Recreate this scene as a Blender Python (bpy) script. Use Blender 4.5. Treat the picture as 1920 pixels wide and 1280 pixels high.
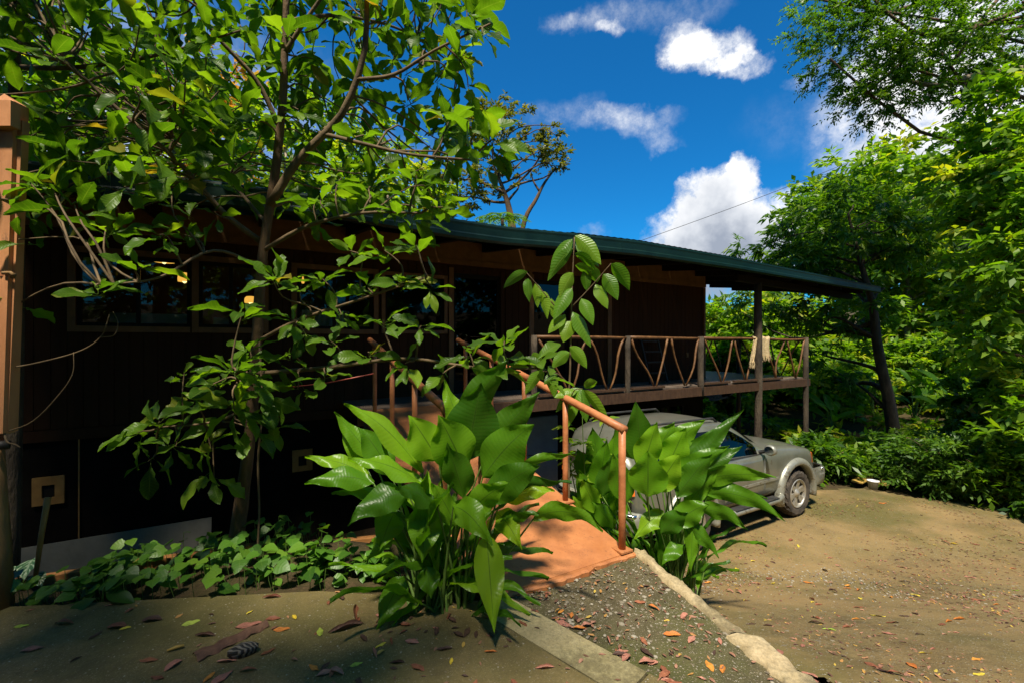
import bpy, math, random
import numpy as np
from mathutils import Vector, Matrix, Quaternion

for _o in list(bpy.data.objects):
    bpy.data.objects.remove(_o)
sc = bpy.context.scene
col = sc.collection
R = math.radians

# ------------------------------------------------------------------ camera
EYE = 1.68
F = 1920 * 16.0 / 36.0
cam_d = bpy.data.cameras.new('camera')
cam_d.lens = 16.0
cam_d.sensor_width = 36.0
cam_d.clip_start = 0.05
cam_d.clip_end = 600
cam = bpy.data.objects.new('camera', cam_d)
cam.location = (0, 0, EYE)
cam.rotation_euler = (R(90), 0, 0)
col.objects.link(cam)
sc.camera = cam

# ------------------------------------------------------------------ sky
SUN_EL, SUN_AZ = R(63), R(-174)        # azimuth measured from +Y towards +X
world = bpy.data.worlds.new('World')
sc.world = world
world.use_nodes = True
wt = world.node_tree
wt.nodes.clear()


class NT:
    """small wrapper to write node trees"""
    def __init__(self, nt): self.nt = nt
    def n(self, t, **kw):
        x = self.nt.nodes.new(t)
        for k, v in kw.items():
            setattr(x, k, v)
        return x
    def put(self, sock, v):
        if v is None: return
        if hasattr(v, 'is_output') or isinstance(v, bpy.types.NodeSocket):
            self.nt.links.new(v, sock)
        else:
            sock.default_value = v
    def m(self, op, a, b=None, c=None, clamp=False):
        x = self.n('ShaderNodeMath', operation=op, use_clamp=clamp)
        self.put(x.inputs[0], a); self.put(x.inputs[1], b); self.put(x.inputs[2], c)
        return x.outputs[0]
    def vm(self, op, a, b=None):
        x = self.n('ShaderNodeVectorMath', operation=op)
        self.put(x.inputs[0], a)
        if b is not None: self.put(x.inputs['Scale'] if op == 'SCALE' else x.inputs[1], b)
        return x.outputs[0]
    def noise(self, vec, scale, detail=4, rough=.55, out='Fac'):
        x = self.n('ShaderNodeTexNoise')
        self.put(x.inputs['Vector'], vec); x.inputs['Scale'].default_value = scale
        x.inputs['Detail'].default_value = detail; x.inputs['Roughness'].default_value = rough
        return x.outputs['Fac' if out == 'Fac' else 'Color']
    def mix(self, f, a, b, blend='MIX'):
        x = self.n('ShaderNodeMix', data_type='RGBA', blend_type=blend)
        self.put(x.inputs[0], f); self.put(x.inputs[6], a); self.put(x.inputs[7], b)
        return x.outputs[2]
    def ramp(self, f, stops, interp='LINEAR'):
        x = self.n('ShaderNodeValToRGB'); r = x.color_ramp; r.interpolation = interp
        while len(r.elements) < len(stops): r.elements.new(0.5)
        for e, (p, c) in zip(r.elements, stops):
            e.position = p; e.color = (*c, 1) if len(c) == 3 else c
        self.put(x.inputs[0], f)
        return x.outputs[0]
    def rng(self, v, a, b, c=0., d=1., smooth=False):
        x = self.n('ShaderNodeMapRange', interpolation_type='SMOOTHSTEP' if smooth else 'LINEAR')
        self.put(x.inputs[0], v)
        for i, q in enumerate((a, b, c, d)): x.inputs[1 + i].default_value = q
        return x.outputs[0]
    def bump(self, h, strength=.3, dist=.02, normal=None):
        x = self.n('ShaderNodeBump'); x.inputs['Strength'].default_value = strength
        x.inputs['Distance'].default_value = dist; self.put(x.inputs['Height'], h)
        if normal is not None: self.put(x.inputs['Normal'], normal)
        return x.outputs[0]


w = NT(wt)
tc = w.n('ShaderNodeTexCoord')
D = tc.outputs['Generated']
sky = w.n('ShaderNodeTexSky', sky_type='NISHITA', sun_disc=False)
sky.sun_elevation = SUN_EL
sky.sun_rotation = SUN_AZ
sky.air_density = 1.0
sky.dust_density = 0.3
sky.ozone_density = 3.0
skyc = w.mix(1.0, sky.outputs[0], (0.07, 0.66, 1.08, 1), 'MULTIPLY')
bg1 = w.n('ShaderNodeBackground'); w.put(bg1.inputs[0], skyc); bg1.inputs[1].default_value = 0.070
# clouds: cumulus patches given by azimuth and elevation, edges broken up by noise
n1 = w.vm('SUBTRACT', w.noise(D, 5.5, 9, .62, 'Color'), (.5, .5, .5))
Dw = w.vm('NORMALIZE', w.vm('ADD', D, w.vm('SCALE', n1, 0.16)))
sep = w.n('ShaderNodeSeparateXYZ'); w.put(sep.inputs[0], Dw)
az = w.m('ARCTAN2', sep.outputs[0], sep.outputs[1])
el = w.m('ARCSINE', sep.outputs[2])


def pxdir(px, py):
    x, z = (px - 960) / F, (640 - py) / F
    return math.atan2(x, 1), math.atan2(z, math.hypot(x, 1))


CL = [  # px, py, half width deg, half height deg, density
    (1335, 90, 5.6, 2.7, 1.6), (1290, 75, 3.6, 2.8, 1.4), (1395, 112, 3.2, 1.7, 1.3),
    (1180, 240, 7.0, 1.9, .75), (1050, 225, 6.5, 2.4, .42), (1255, 265, 3.0, 1.2, .5),
    (1385, 345, 2.6, 3.2, 2.2), (1330, 385, 4.5, 4.4, 2.4), (1290, 440, 6.5, 4.2, 2.2), (1450, 430, 7, 5, 2.0), (1400, 480, 14, 5, 1.6),
    (1490, 138, 2.3, 1.3, .6), (1140, 22, 6.5, 1.9, .55), (1290, 8, 6.0, 1.5, .38), (1060, 30, 2.5, 1.5, .4), (1150, 45, 2.2, 1.0, .7),
    (1520, 210, 9, 4, .22), (1800, 210, 13, 10, 1.3), (1700, 60, 8, 9, .8), (1950, 420, 18, 11, 1.0),
    (330, 250, 24, 15, .55), (60, 430, 20, 14, .8), (760, 330, 10, 7, .3), (1110, 440, 2.5, 1.0, .5), (1225, 405, 2.0, .7, .5)]
CL = [(*pxdir(a, b), R(c), R(d), e) for a, b, c, d, e in CL]
_r = random.Random(5)
for k in range(12):      # the same kind of cloud all the way round, outside the frame
    CL.append((R(75 + k * 18.5 + _r.uniform(-5, 5)), R(_r.uniform(12, 55)), R(_r.uniform(7, 15)), R(_r.uniform(3.5, 7)), _r.uniform(.5, 1.6)))
tot = None
for a0, e0, wa, he, dn in CL:
    da = w.m('SUBTRACT', az, (a0 + math.pi) % (2 * math.pi) - math.pi)
    x = w.m('MULTIPLY', da, 1 / wa)
    y = w.m('MULTIPLY', w.m('SUBTRACT', el, e0), 1 / he)
    e = w.m('SUBTRACT', 1.0, w.m('ADD', w.m('MULTIPLY', x, x), w.m('MULTIPLY', y, y)))
    e = w.m('MULTIPLY', w.m('MAXIMUM', e, 0.0), dn)
    tot = e if tot is None else w.m('ADD', tot, e)
fine = w.noise(D, 26, 10, .70)
dens = w.m('MULTIPLY', tot, w.rng(fine, .28, .62, .35, 1.5))
cmask = w.rng(dens, .0, 1.9, 0, .98, True)
lowf = w.noise(D, 9, 5, .55)
sepd = w.n('ShaderNodeSeparateXYZ'); w.put(sepd.inputs[0], D)
shade = w.m('ADD', w.m('MULTIPLY', lowf, 1.5), w.rng(sepd.outputs[2], .16, .34, -.42, .25))
ccol = w.ramp(shade, [(.30, (.33, .37, .45)), (.58, (.66, .69, .74)), (.92, (1.0, 1.0, 1.0))])
bg2 = w.n('ShaderNodeBackground'); w.put(bg2.inputs[0], ccol); bg2.inputs[1].default_value = 0.58
mx = w.n('ShaderNodeMixShader'); w.put(mx.inputs[0], cmask)
wt.links.new(bg1.outputs[0], mx.inputs[1]); wt.links.new(bg2.outputs[0], mx.inputs[2])
wo = w.n('ShaderNodeOutputWorld'); wt.links.new(mx.outputs[0], wo.inputs[0])

# ------------------------------------------------------------------ sun, exposure
sun_d = bpy.data.lights.new('sun', 'SUN')
sun_d.energy = 4.2
sun_d.angle = R(5)
sun_d.color = (1.0, 0.91, 0.74)
sun = bpy.data.objects.new('sun', sun_d)
sv = Vector((math.sin(SUN_AZ) * math.cos(SUN_EL), math.cos(SUN_AZ) * math.cos(SUN_EL), math.sin(SUN_EL)))
sun.rotation_euler = (-sv).to_track_quat('-Z', 'Y').to_euler()
sun.location = sv * 60
col.objects.link(sun)
sc.view_settings.view_transform = 'Standard'
sc.view_settings.look = 'None'
sc.view_settings.exposure = 1.0
sc.view_settings.gamma = 1.0
sc.view_settings.use_curve_mapping = False
sc.cycles.max_bounces = 6
sc.cycles.diffuse_bounces = 3
world.cycles.sampling_method = 'MANUAL'
world.cycles.sample_map_resolution = 256
sc.cycles.transparent_max_bounces = 16
sc.cycles.use_denoising = True
sc.cycles.caustics_reflective = False
sc.cycles.caustics_refractive = False

# ------------------------------------------------------------------ helpers
rng = np.random.default_rng(11)
random.seed(11)
TH = R(30.6)
C, S = math.cos(TH), math.sin(TH)     # the house runs along u = (C, S); d is the distance towards it
FLOOR, PARK = 0.68, -1.27
DF, DW = 6.10, 7.30                   # deck front, house wall


def at(px, py, dep):
    """a point dep metres ahead of the camera's place, given by its bearing"""
    return np.array([(px - 960) / F * dep, dep, EYE + (640 - py) / F * dep])


def W(u, d, z): return (C * u - S * d, S * u + C * d, z)


def ud(px, d):
    r = (px - 960) / F
    return d / (C - S * r) * (C * r + S)


def zd(px, py, d):
    r = (px - 960) / F
    return EYE + (640 - py) / F * d / (C - S * r)


wloc = {}


def tag(o, label=None, cat=None, group=None, kind=None):
    if label: o['label'] = label
    if cat: o['category'] = cat
    if group: o['group'] = group
    if kind: o['kind'] = kind
    return o


def thing(name, loc, label, cat, group=None):
    o = bpy.data.objects.new(name, None)
    o.empty_display_size = .1
    o.location = loc
    col.objects.link(o)
    wloc[o.name] = np.array(loc, float)
    return tag(o, label, cat, group)


def link(name, me, origin, parent=None):
    o = bpy.data.objects.new(name, me)
    col.objects.link(o)
    wloc[o.name] = np.array(origin, float)
    if parent is not None:
        o.parent = parent
        o.location = wloc[o.name] - wloc[parent.name]
    else:
        o.location = origin
    return o


def mk(name, V, Fc, mat, parent=None, smooth=False, origin=None, uv=None):
    V = np.asarray(V, float)
    o0 = V.mean(0) if origin is None else np.array(origin, float)
    me = bpy.data.meshes.new(name)
    me.from_pydata((V - o0).tolist(), [], [list(map(int, f)) for f in Fc])
    if mat: me.materials.append(mat)
    if smooth: me.shade_smooth()
    if uv is not None:
        l = me.uv_layers.new(name='uv')
        idx = np.zeros(len(me.loops), int); me.loops.foreach_get('vertex_index', idx)
        l.data.foreach_set('uv', np.asarray(uv, np.float32)[idx].ravel())
    me.update()
    return link(name, me, o0, parent)


def inst(name, me, mtx, parent=None):
    """an object that shares mesh data, placed by a world matrix"""
    o = bpy.data.objects.new(name, me)
    col.objects.link(o)
    t = Vector((0, 0, 0))
    if parent is not None:
        o.parent = parent
        t = Vector(wloc[parent.name])
    o.matrix_basis = Matrix.Translation(-t) @ mtx
    wloc[o.name] = np.array(mtx.translation)
    return o


BOXF = [(0, 3, 2, 1), (4, 5, 6, 7), (0, 1, 5, 4), (1, 2, 6, 5), (2, 3, 7, 6), (3, 0, 4, 7)]


def fbox(u0, u1, d0, d1, z0, z1, z0b=None, z1b=None):
    """box in house axes; z0b/z1b: heights at u1"""
    z0b = z0 if z0b is None else z0b
    z1b = z1 if z1b is None else z1b
    return [W(u0, d0, z0), W(u1, d0, z0b), W(u1, d1, z0b), W(u0, d1, z0),
            W(u0, d0, z1), W(u1, d0, z1b), W(u1, d1, z1b), W(u0, d1, z1)], BOXF


def bevbox(sx, sy, sz, b, name):
    """mesh data of a box with chamfered edges, centred"""
    import bmesh
    bm = bmesh.new(); bmesh.ops.create_cube(bm, size=1)
    for v in bm.verts: v.co = Vector((v.co.x * sx, v.co.y * sy, v.co.z * sz))
    bmesh.ops.bevel(bm, geom=bm.edges[:], offset=b, segments=1, affect='EDGES')
    me = bpy.data.meshes.new(name); bm.to_mesh(me); bm.free()
    return me


def frames(P):
    P = np.asarray(P, float)
    T = np.gradient(P, axis=0)
    T /= np.linalg.norm(T, axis=1)[:, None] + 1e-12
    a = np.array([0, 0, 1.]) if abs(T[0][2]) < .9 else np.array([1., 0, 0])
    N = []
    n = np.cross(T[0], a); n /= np.linalg.norm(n)
    for t in T:
        n = n - t * np.dot(n, t); n /= np.linalg.norm(n) + 1e-12
        N.append(n)
    N = np.array(N)
    return T, N, np.cross(T, N)


def tube(P, r, n=8, cap=True, wob=0.):
    P = np.asarray(P, float)
    r = np.broadcast_to(np.asarray(r, float), (len(P),))
    T, N, B = frames(P)
    a = np.arange(n) * 2 * math.pi / n
    rr = r[:, None] * (1 + wob * rng.standard_normal((len(P), n)))
    V = P[:, None] + rr[..., None] * (np.cos(a)[None, :, None] * N[:, None] + np.sin(a)[None, :, None] * B[:, None])
    Fc = []
    for i in range(len(P) - 1):
        for j in range(n):
            k = (j + 1) % n
            Fc.append((i * n + j, i * n + k, (i + 1) * n + k, (i + 1) * n + j))
    if cap:
        Fc.append(tuple(range(n - 1, -1, -1)))
        Fc.append(tuple((len(P) - 1) * n + j for j in range(n)))
    return V.reshape(-1, 3), Fc


def spline(pts, n):
    """Catmull-Rom through the points"""
    P = np.asarray(pts, float)
    Q = np.vstack([2 * P[0] - P[1], P, 2 * P[-1] - P[-2]])
    t = np.linspace(0, len(P) - 1 - 1e-9, n)
    i = t.astype(int); f = (t - i)[:, None]
    a, b, c, d = Q[i], Q[i + 1], Q[i + 2], Q[i + 3]
    return .5 * (2 * b + (c - a) * f + (2 * a - 5 * b + 4 * c - d) * f ** 2 + (3 * b - a - 3 * c + d) * f ** 3)


def join(parts):
    V, Fc, o = [], [], 0
    for v, f in parts:
        V.append(np.asarray(v, float)); Fc += [tuple(int(i) + o for i in q) for q in f]
        o += len(v)
    return np.vstack(V), Fc


def lathe(prof, n, axis='y', wob=None):
    """prof: (radius, along-axis) list, closed loop of rings not capped"""
    a = np.arange(n) * 2 * math.pi / n
    V = []
    for r, y in prof:
        V += [(r * math.cos(t), y, r * math.sin(t)) for t in a]
    Fc = []
    for i in range(len(prof) - 1):
        for j in range(n):
            k = (j + 1) % n
            Fc.append((i * n + j, (i + 1) * n + j, (i + 1) * n + k, i * n + k))
    return np.array(V), Fc


def quads(name, V, tone, mat, parent=None, origin=None, kind='stuff', uvq=None, smooth=False):
    """V: (N, k, 3) polygons of k corners, one tone per polygon: fast path for foliage"""
    V = np.asarray(V, np.float32)
    N, k = V.shape[:2]
    o0 = np.array(origin, float) if origin is not None else V.reshape(-1, 3).mean(0)
    me = bpy.data.meshes.new(name)
    me.vertices.add(N * k); me.loops.add(N * k); me.polygons.add(N)
    me.vertices.foreach_set('co', (V.reshape(-1, 3) - o0).astype(np.float32).ravel())
    me.loops.foreach_set('vertex_index', np.arange(N * k, dtype=np.int32))
    me.polygons.foreach_set('loop_start', np.arange(N, dtype=np.int32) * k)
    at_ = me.attributes.new('tone', 'FLOAT', 'POINT')
    at_.data.foreach_set('value', np.repeat(np.asarray(tone, np.float32), k))
    if uvq is not None:
        l = me.uv_layers.new(name='uv'); l.data.foreach_set('uv', np.asarray(uvq, np.float32).ravel())
    me.materials.append(mat)
    me.update(calc_edges=True)
    o = link(name, me, o0, parent)
    if kind: o['kind'] = kind
    return o


# ------------------------------------------------------------------ materials
def newmat(name):
    m = bpy.data.materials.new(name); m.use_nodes = True
    nt = m.node_tree; nt.nodes.clear()
    t = NT(nt)
    out = t.n('ShaderNodeOutputMaterial')
    return m, t, out


def principled(t, out, base, rough=.6, metallic=0., normal=None, spec=.5, coat=0.):
    p = t.n('ShaderNodeBsdfPrincipled')
    t.put(p.inputs['Base Color'], base if hasattr(base, 'links') or isinstance(base, bpy.types.NodeSocket) else (*base[:3], 1))
    t.put(p.inputs['Roughness'], rough); p.inputs['Metallic'].default_value = metallic
    p.inputs['Specular IOR Level'].default_value = spec
    p.inputs['Coat Weight'].default_value = coat
    if normal is not None: t.put(p.inputs['Normal'], normal)
    if out is not None: t.nt.links.new(p.outputs[0], out.inputs[0])
    return p


def pm(name, c1, c2, scale=6, rough=.7, bump=.2, stretch=(1, 1, 1), metallic=0., spec=.4, dist=.01, detail=6, lo=.35, hi=.65, coat=0., wear=None):
    m, t, out = newmat(name)
    g = t.n('ShaderNodeTexCoord').outputs['Object']
    mp = t.n('ShaderNodeMapping'); t.put(mp.inputs[0], g); mp.inputs['Scale'].default_value = stretch
    oi = t.n('ShaderNodeObjectInfo')
    v = t.vm('ADD', mp.outputs[0], t.vm('SCALE', oi.outputs['Location'], .37))
    f = t.noise(v, scale, detail, .6)
    k = t.rng(f, lo, hi)
    b = t.mix(k, (*c1, 1), (*c2, 1))
    if wear:   # chips, scuffs and grime with ragged edges
        wn = t.noise(v, scale * wear[1], 9, .75)
        b = t.mix(t.rng(wn, wear[2], wear[2] + .05, 0, .85), b, (*wear[0], 1))
        b = t.mix(t.rng(t.noise(v, scale * .6, 7, .7), .50, .68, 0, .5), b, tuple(x * .5 for x in c1) + (1,))
    r = t.rng(f, 0, 1, max(rough - .12, .03), min(rough + .12, 1))
    nrm = t.bump(t.noise(v, scale * 4, 4, .6), bump, dist) if bump else None
    principled(t, out, b, r, metallic, nrm, spec, coat)
    return m


def leafmat(name, stops, trans=.45, rough=.42, src='attr', veins=False, tint=(1.45, 1.5, .35), spots=.0, nv=11, spec=.5, va=.30, mid_dark=False):
    m, t, out = newmat(name)
    if src == 'attr':
        a = t.n('ShaderNodeAttribute', attribute_name='tone'); tone = a.outputs['Fac']
    else:
        tone = t.n('ShaderNodeObjectInfo').outputs['Random']
    base = t.ramp(tone, stops)
    nrm = None
    if veins:
        uv = t.n('ShaderNodeUVMap'); s = t.n('ShaderNodeSeparateXYZ'); t.put(s.inputs[0], uv.outputs[0])
        ax = t.m('ABSOLUTE', t.m('SUBTRACT', s.outputs[0], .5))
        mid = t.rng(ax, .012, .035, 1, 0)
        ph = t.m('SUBTRACT', t.m('MULTIPLY', s.outputs[1], nv * 6.283), t.m('MULTIPLY', ax, 14))
        sv_ = t.rng(t.m('SINE', ph), .80, 1.0, 0, 1)
        vein = t.m('MAXIMUM', mid, t.m('MULTIPLY', sv_, .5))
        base = t.mix(t.m('MULTIPLY', vein, va), base, (.30, .40, .09, 1))
        if mid_dark: base = t.mix(t.m('MULTIPLY', t.rng(ax, .006, .022, 1, 0), .65), base, (.03, .09, .008, 1))
        hgt = t.m('ADD', t.m('MULTIPLY', t.m('SINE', ph), .5), t.m('MULTIPLY', mid, -1.2))
        nrm = t.bump(hgt, .9 * va, .006)
    if spots:
        oc = t.n('ShaderNodeTexCoord').outputs['Object']
        sp = t.rng(t.noise(oc, 24, 3), .66, .72)
        base = t.mix(t.m('MULTIPLY', sp, spots), base, (.12, .07, .02, 1))
    p = principled(t, None, base, rough, 0, nrm, spec)
    tr = t.n('ShaderNodeBsdfTranslucent')
    t.put(tr.inputs[0], t.mix(1.0, base, (*tint, 1), 'MULTIPLY'))
    mxs = t.n('ShaderNodeMixShader'); mxs.inputs[0].default_value = trans
    t.nt.links.new(p.outputs[0], mxs.inputs[1]); t.nt.links.new(tr.outputs[0], mxs.inputs[2])
    t.nt.links.new(mxs.outputs[0], out.inputs[0])
    return m


MT = {}
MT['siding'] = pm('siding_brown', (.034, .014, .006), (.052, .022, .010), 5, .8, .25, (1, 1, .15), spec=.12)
MT['trim'] = pm('trim_brown', (.13, .058, .018), (.19, .088, .030), 7, .6, .2)
MT['black'] = pm('black_paint', (.008, .007, .006), (.014, .012, .010), 5, .7, .2, spec=.15)
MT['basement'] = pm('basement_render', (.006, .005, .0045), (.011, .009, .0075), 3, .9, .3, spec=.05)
MT['roof'] = pm('green_roof_metal', (.0015, .013, .0095), (.0028, .021, .015), 3, .45, .08, metallic=.0, spec=.3)
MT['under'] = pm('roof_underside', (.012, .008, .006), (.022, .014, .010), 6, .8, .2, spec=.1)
MT['deckwood'] = pm('deck_wood', (.042, .020, .010), (.075, .038, .019), 8, .6, .3, (1, 6, 1))
MT['deckfloor'] = pm('deck_floor_boards', (.085, .062, .045), (.15, .115, .09), 6, .5, .25, (1, 1, 1))
MT['stick'] = pm('peeled_branch', (.085, .036, .011), (.17, .078, .025), 9, .55, .35)
MT['ramp'] = pm('ramp_terracotta', (.50, .205, .085), (.64, .30, .14), 5, .62, .25, lo=.25, hi=.75)
MT['rail'] = pm('rail_terracotta', (.36, .125, .045), (.48, .185, .075), 7, .5, .3, wear=((.12, .05, .025), 3, .62))
MT['gate'] = pm('gate_terracotta', (.44, .185, .075), (.55, .25, .11), 5, .6, .4, (1, 1, .3), wear=((.16, .09, .05), 2.5, .61))
MT['pole'] = pm('weathered_pole', (.16, .085, .03), (.28, .16, .06), 7, .75, .5, (1, 1, .3))
MT['edging'] = pm('edging_timber', (.20, .085, .022), (.34, .15, .045), 6, .7, .4)
MT['greyboard'] = pm('grey_board', (.15, .14, .115), (.21, .195, .16), 4, .75, .2)
MT['greybox'] = pm('grey_appliance', (.25, .26, .28), (.33, .34, .36), 4, .5, .1)
MT['plate'] = pm('ply_plate', (.26, .13, .035), (.36, .19, .055), 7, .7, .2)
MT['bark'] = pm('bark', (.055, .032, .014), (.15, .085, .038), 9, .85, .8, (1, 1, .35), dist=.02)
MT['barkdark'] = pm('bark_dark', (.030, .022, .015), (.085, .062, .04), 7, .9, .9, (1, 1, .3), dist=.03)
MT['barkpale'] = pm('bark_pale', (.17, .13, .09), (.33, .27, .2), 5, .85, .6, (1, 1, .3), dist=.02)
MT['twig'] = pm('twig', (.07, .045, .02), (.15, .10, .05), 9, .8, .4)
MT['stem'] = pm('green_stem', (.06, .12, .02), (.12, .2, .035), 9, .5, .2)
MT['white'] = pm('white_plastic', (.62, .62, .62), (.72, .72, .72), 8, .4, .05)
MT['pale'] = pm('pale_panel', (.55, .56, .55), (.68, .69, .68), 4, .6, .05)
MT['blue'] = pm('blue_tarp', (.01, .05, .2), (.02, .08, .3), 5, .5, .3)
MT['plank'] = pm('ochre_plank', (.32, .20, .04), (.45, .29, .07), 6, .7, .3)
MT['cloth'] = pm('woven_cloth', (.42, .30, .15), (.62, .48, .28), 26, .95, .6)
MT['wire'] = pm('black_wire', (.012, .012, .012), (.03, .03, .03), 9, .6, 0)
MT['ladder'] = pm('dark_ladder', (.02, .018, .016), (.04, .034, .03), 9, .6, .1)
MT['interior'] = pm('interior_wall', (.10, .055, .03), (.14, .08, .045), 3, .8, .1)


def glassmat(name, tint, refl=.12):
    m, t, out = newmat(name)
    tr = t.n('ShaderNodeBsdfTransparent'); tr.inputs[0].default_value = (*tint, 1)
    gl = t.n('ShaderNodeBsdfGlossy'); gl.inputs['Roughness'].default_value = .02
    lw = t.n('ShaderNodeFresnel'); lw.inputs[0].default_value = 1.5
    x = t.n('ShaderNodeMixShader'); t.put(x.inputs[0], t.m('MULTIPLY', lw.outputs[0], refl))
    t.nt.links.new(tr.outputs[0], x.inputs[1]); t.nt.links.new(gl.outputs[0], x.inputs[2])
    t.nt.links.new(x.outputs[0], out.inputs[0])
    return m


MT['glass'] = glassmat('window_glass', (.8, .82, .8), .55)
MT['carglass'] = glassmat('tinted_glass', (.06, .07, .06), .8)


def emit(name, c, s):
    m, t, out = newmat(name)
    e = t.n('ShaderNodeEmission'); e.inputs[0].default_value = (*c, 1); e.inputs[1].default_value = s
    t.nt.links.new(e.outputs[0], out.inputs[0])
    return m


MT['lamp'] = emit('lamp_shade_glow', (1.0, .50, .08), .75)
MT['bulb'] = emit('bulb_glow', (1.0, .72, .3), 1.6)
# ------------------------------------------------------------------ ground
FLOOR = 0.78


def ss(t):
    t = np.clip(t, 0, 1); return t * t * (3 - 2 * t)


def drive(x, y):
    return PARK * ss((np.asarray(y, float) - 1.2) / 5.2) + 0 * np.asarray(x)


EDX, EDY = [-9, -3.9, -2.38, -1.25, -.55], [1.2, 3.17, 3.78, 4.05, 4.25]
SLX, SLY = [-9, -6, -3.26, -1.3, -.184, .935, 1.1], [1.6, 2.3, 2.88, 3.07, 2.95, 3.61, 3.62]
KX = lambda y: np.interp(y, [-4, .9, 1.7, 2.1, 2.4, 2.7, 3.0, 3.3, 3.62], [4.4, 2.2, 1.75, 1.6, 1.5, 1.38, 1.25, 1.13, 1.03])
KZ = lambda y: np.interp(y, [-4, 1.2, 2.0, 2.4, 3.0, 3.6], [0, 0, -.07, -.10, -.06, -.01])
STX = lambda y: np.where(y > 2.24, -.05 + (3.02 - y) * 1.038, .76 + (2.24 - y) * 1.04)   # right edge of the slab's border strip


def vnoise(x, y, s, seed=0):
    """cheap smooth value noise"""
    x = np.asarray(x, float) * s + 37.1 * seed; y = np.asarray(y, float) * s - 11.7 * seed
    xi, yi = np.floor(x), np.floor(y); fx, fy = ss(x - xi), ss(y - yi)
    h = lambda a, b: np.modf(np.abs(np.sin(a * 127.1 + b * 311.7 + seed * 13.3) * 43758.5453))[0]
    return ((h(xi, yi) * (1 - fx) + h(xi + 1, yi) * fx) * (1 - fy) + (h(xi, yi + 1) * (1 - fx) + h(xi + 1, yi + 1) * fx) * fy) * 2 - 1


def mound(x, y): return .0 * np.exp(-(((x - 1.5) / .55) ** 2 + ((y - 4.35) / .8) ** 2) ** 1.5)


def surface(x, y):
    """height of the walkable surface at x, y"""
    x = np.asarray(x, float); y = np.asarray(y, float)
    u = C * x + S * y
    z = drive(x, y) + np.where(u > 2.66, mound(x, y), 0)
    inner = (x < KX(y)) & (y < np.interp(x, SLX, SLY))
    strip = STX(y)
    k = np.clip((x - strip) / np.maximum(KX(y) - strip, .05), 0, 1)
    z = np.where(inner, np.where(x < strip, 0, KZ(y) * k), z)
    bed = (u < 2.64) & (y >= np.interp(x, SLX, SLY)) & (y < np.interp(x, EDX, EDY)) & (x < -.15)
    pit = (u < 2.64) & (y >= np.interp(x, SLX, SLY)) & ~bed
    z = np.where(bed, -.06, z)
    z = np.where(pit, PARK, z)
    return z


def gz(x, y): return float(surface(x, y))


def under(x, y):
    z = surface(x, y)
    u = C * x + S * y
    r = np.hypot(x, y - 4)
    out = ss((r - 11) / 10)
    inner = (x < KX(y)) & (y < np.interp(x, SLX, SLY)) | ((x >= KX(y)) & (u > 2.64) & (mound(x, y) < .03) & (r < 12))
    z = z - np.where(inner, .10, 0.0)
    # left of the house front the pit stays low, elsewhere soft forest floor, rising far away
    z = z + (r < 40) * .05 * vnoise(x, y, 1.3, 3) * np.where(inner, .2, 1) + out * .25 * vnoise(x, y, .35, 5)
    return z + np.clip((r - 13) * .10, 0, 9)


gxs = np.concatenate([-np.geomspace(300, 9, 22), np.arange(-8.6, 13, .14), np.geomspace(13.4, 300, 22)])
gys = np.concatenate([-np.geomspace(300, 4, 22), np.arange(-3.6, 13, .14), np.geomspace(13.4, 300, 22)])


def sheet(name, xs, ys, fn, mat, mask=None, smooth=True):
    X, Y = np.meshgrid(xs, ys)
    Z = fn(X, Y)
    V = np.stack([X, Y, Z], -1).reshape(-1, 3)
    nx, ny = len(xs), len(ys)
    i = np.arange(nx - 1)[None] + np.arange(ny - 1)[:, None] * nx
    Q = np.stack([i, i + 1, i + nx + 1, i + nx], -1).reshape(-1, 4)
    if mask is not None:
        mx_ = mask(X, Y).reshape(-1)
        Q = Q[mx_[Q].all(1)]
        used = np.unique(Q); remap = -np.ones(len(V), int); remap[used] = np.arange(len(used))
        V = V[used]; Q = remap[Q]
    return mk(name, V, Q.tolist(), mat, smooth=smooth, origin=(0, 0, 0))


# soil of the forest floor
m, t, out = newmat('soil')
oc = t.n('ShaderNodeTexCoord').outputs['Object']
f = t.noise(oc, 3, 9, .65); g = t.noise(oc, 26, 6, .7)
b = t.mix(t.rng(f, .35, .65), (.040, .026, .014, 1), (.060, .055, .018, 1))
b = t.mix(t.rng(g, .45, .7), b, (.085, .055, .028, 1))
principled(t, out, b, .95, 0, t.bump(g, .8, .04), .2)
MT['soil'] = m
tag(sheet('ground', gxs, gys, under, MT['soil']), kind='structure')


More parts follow.
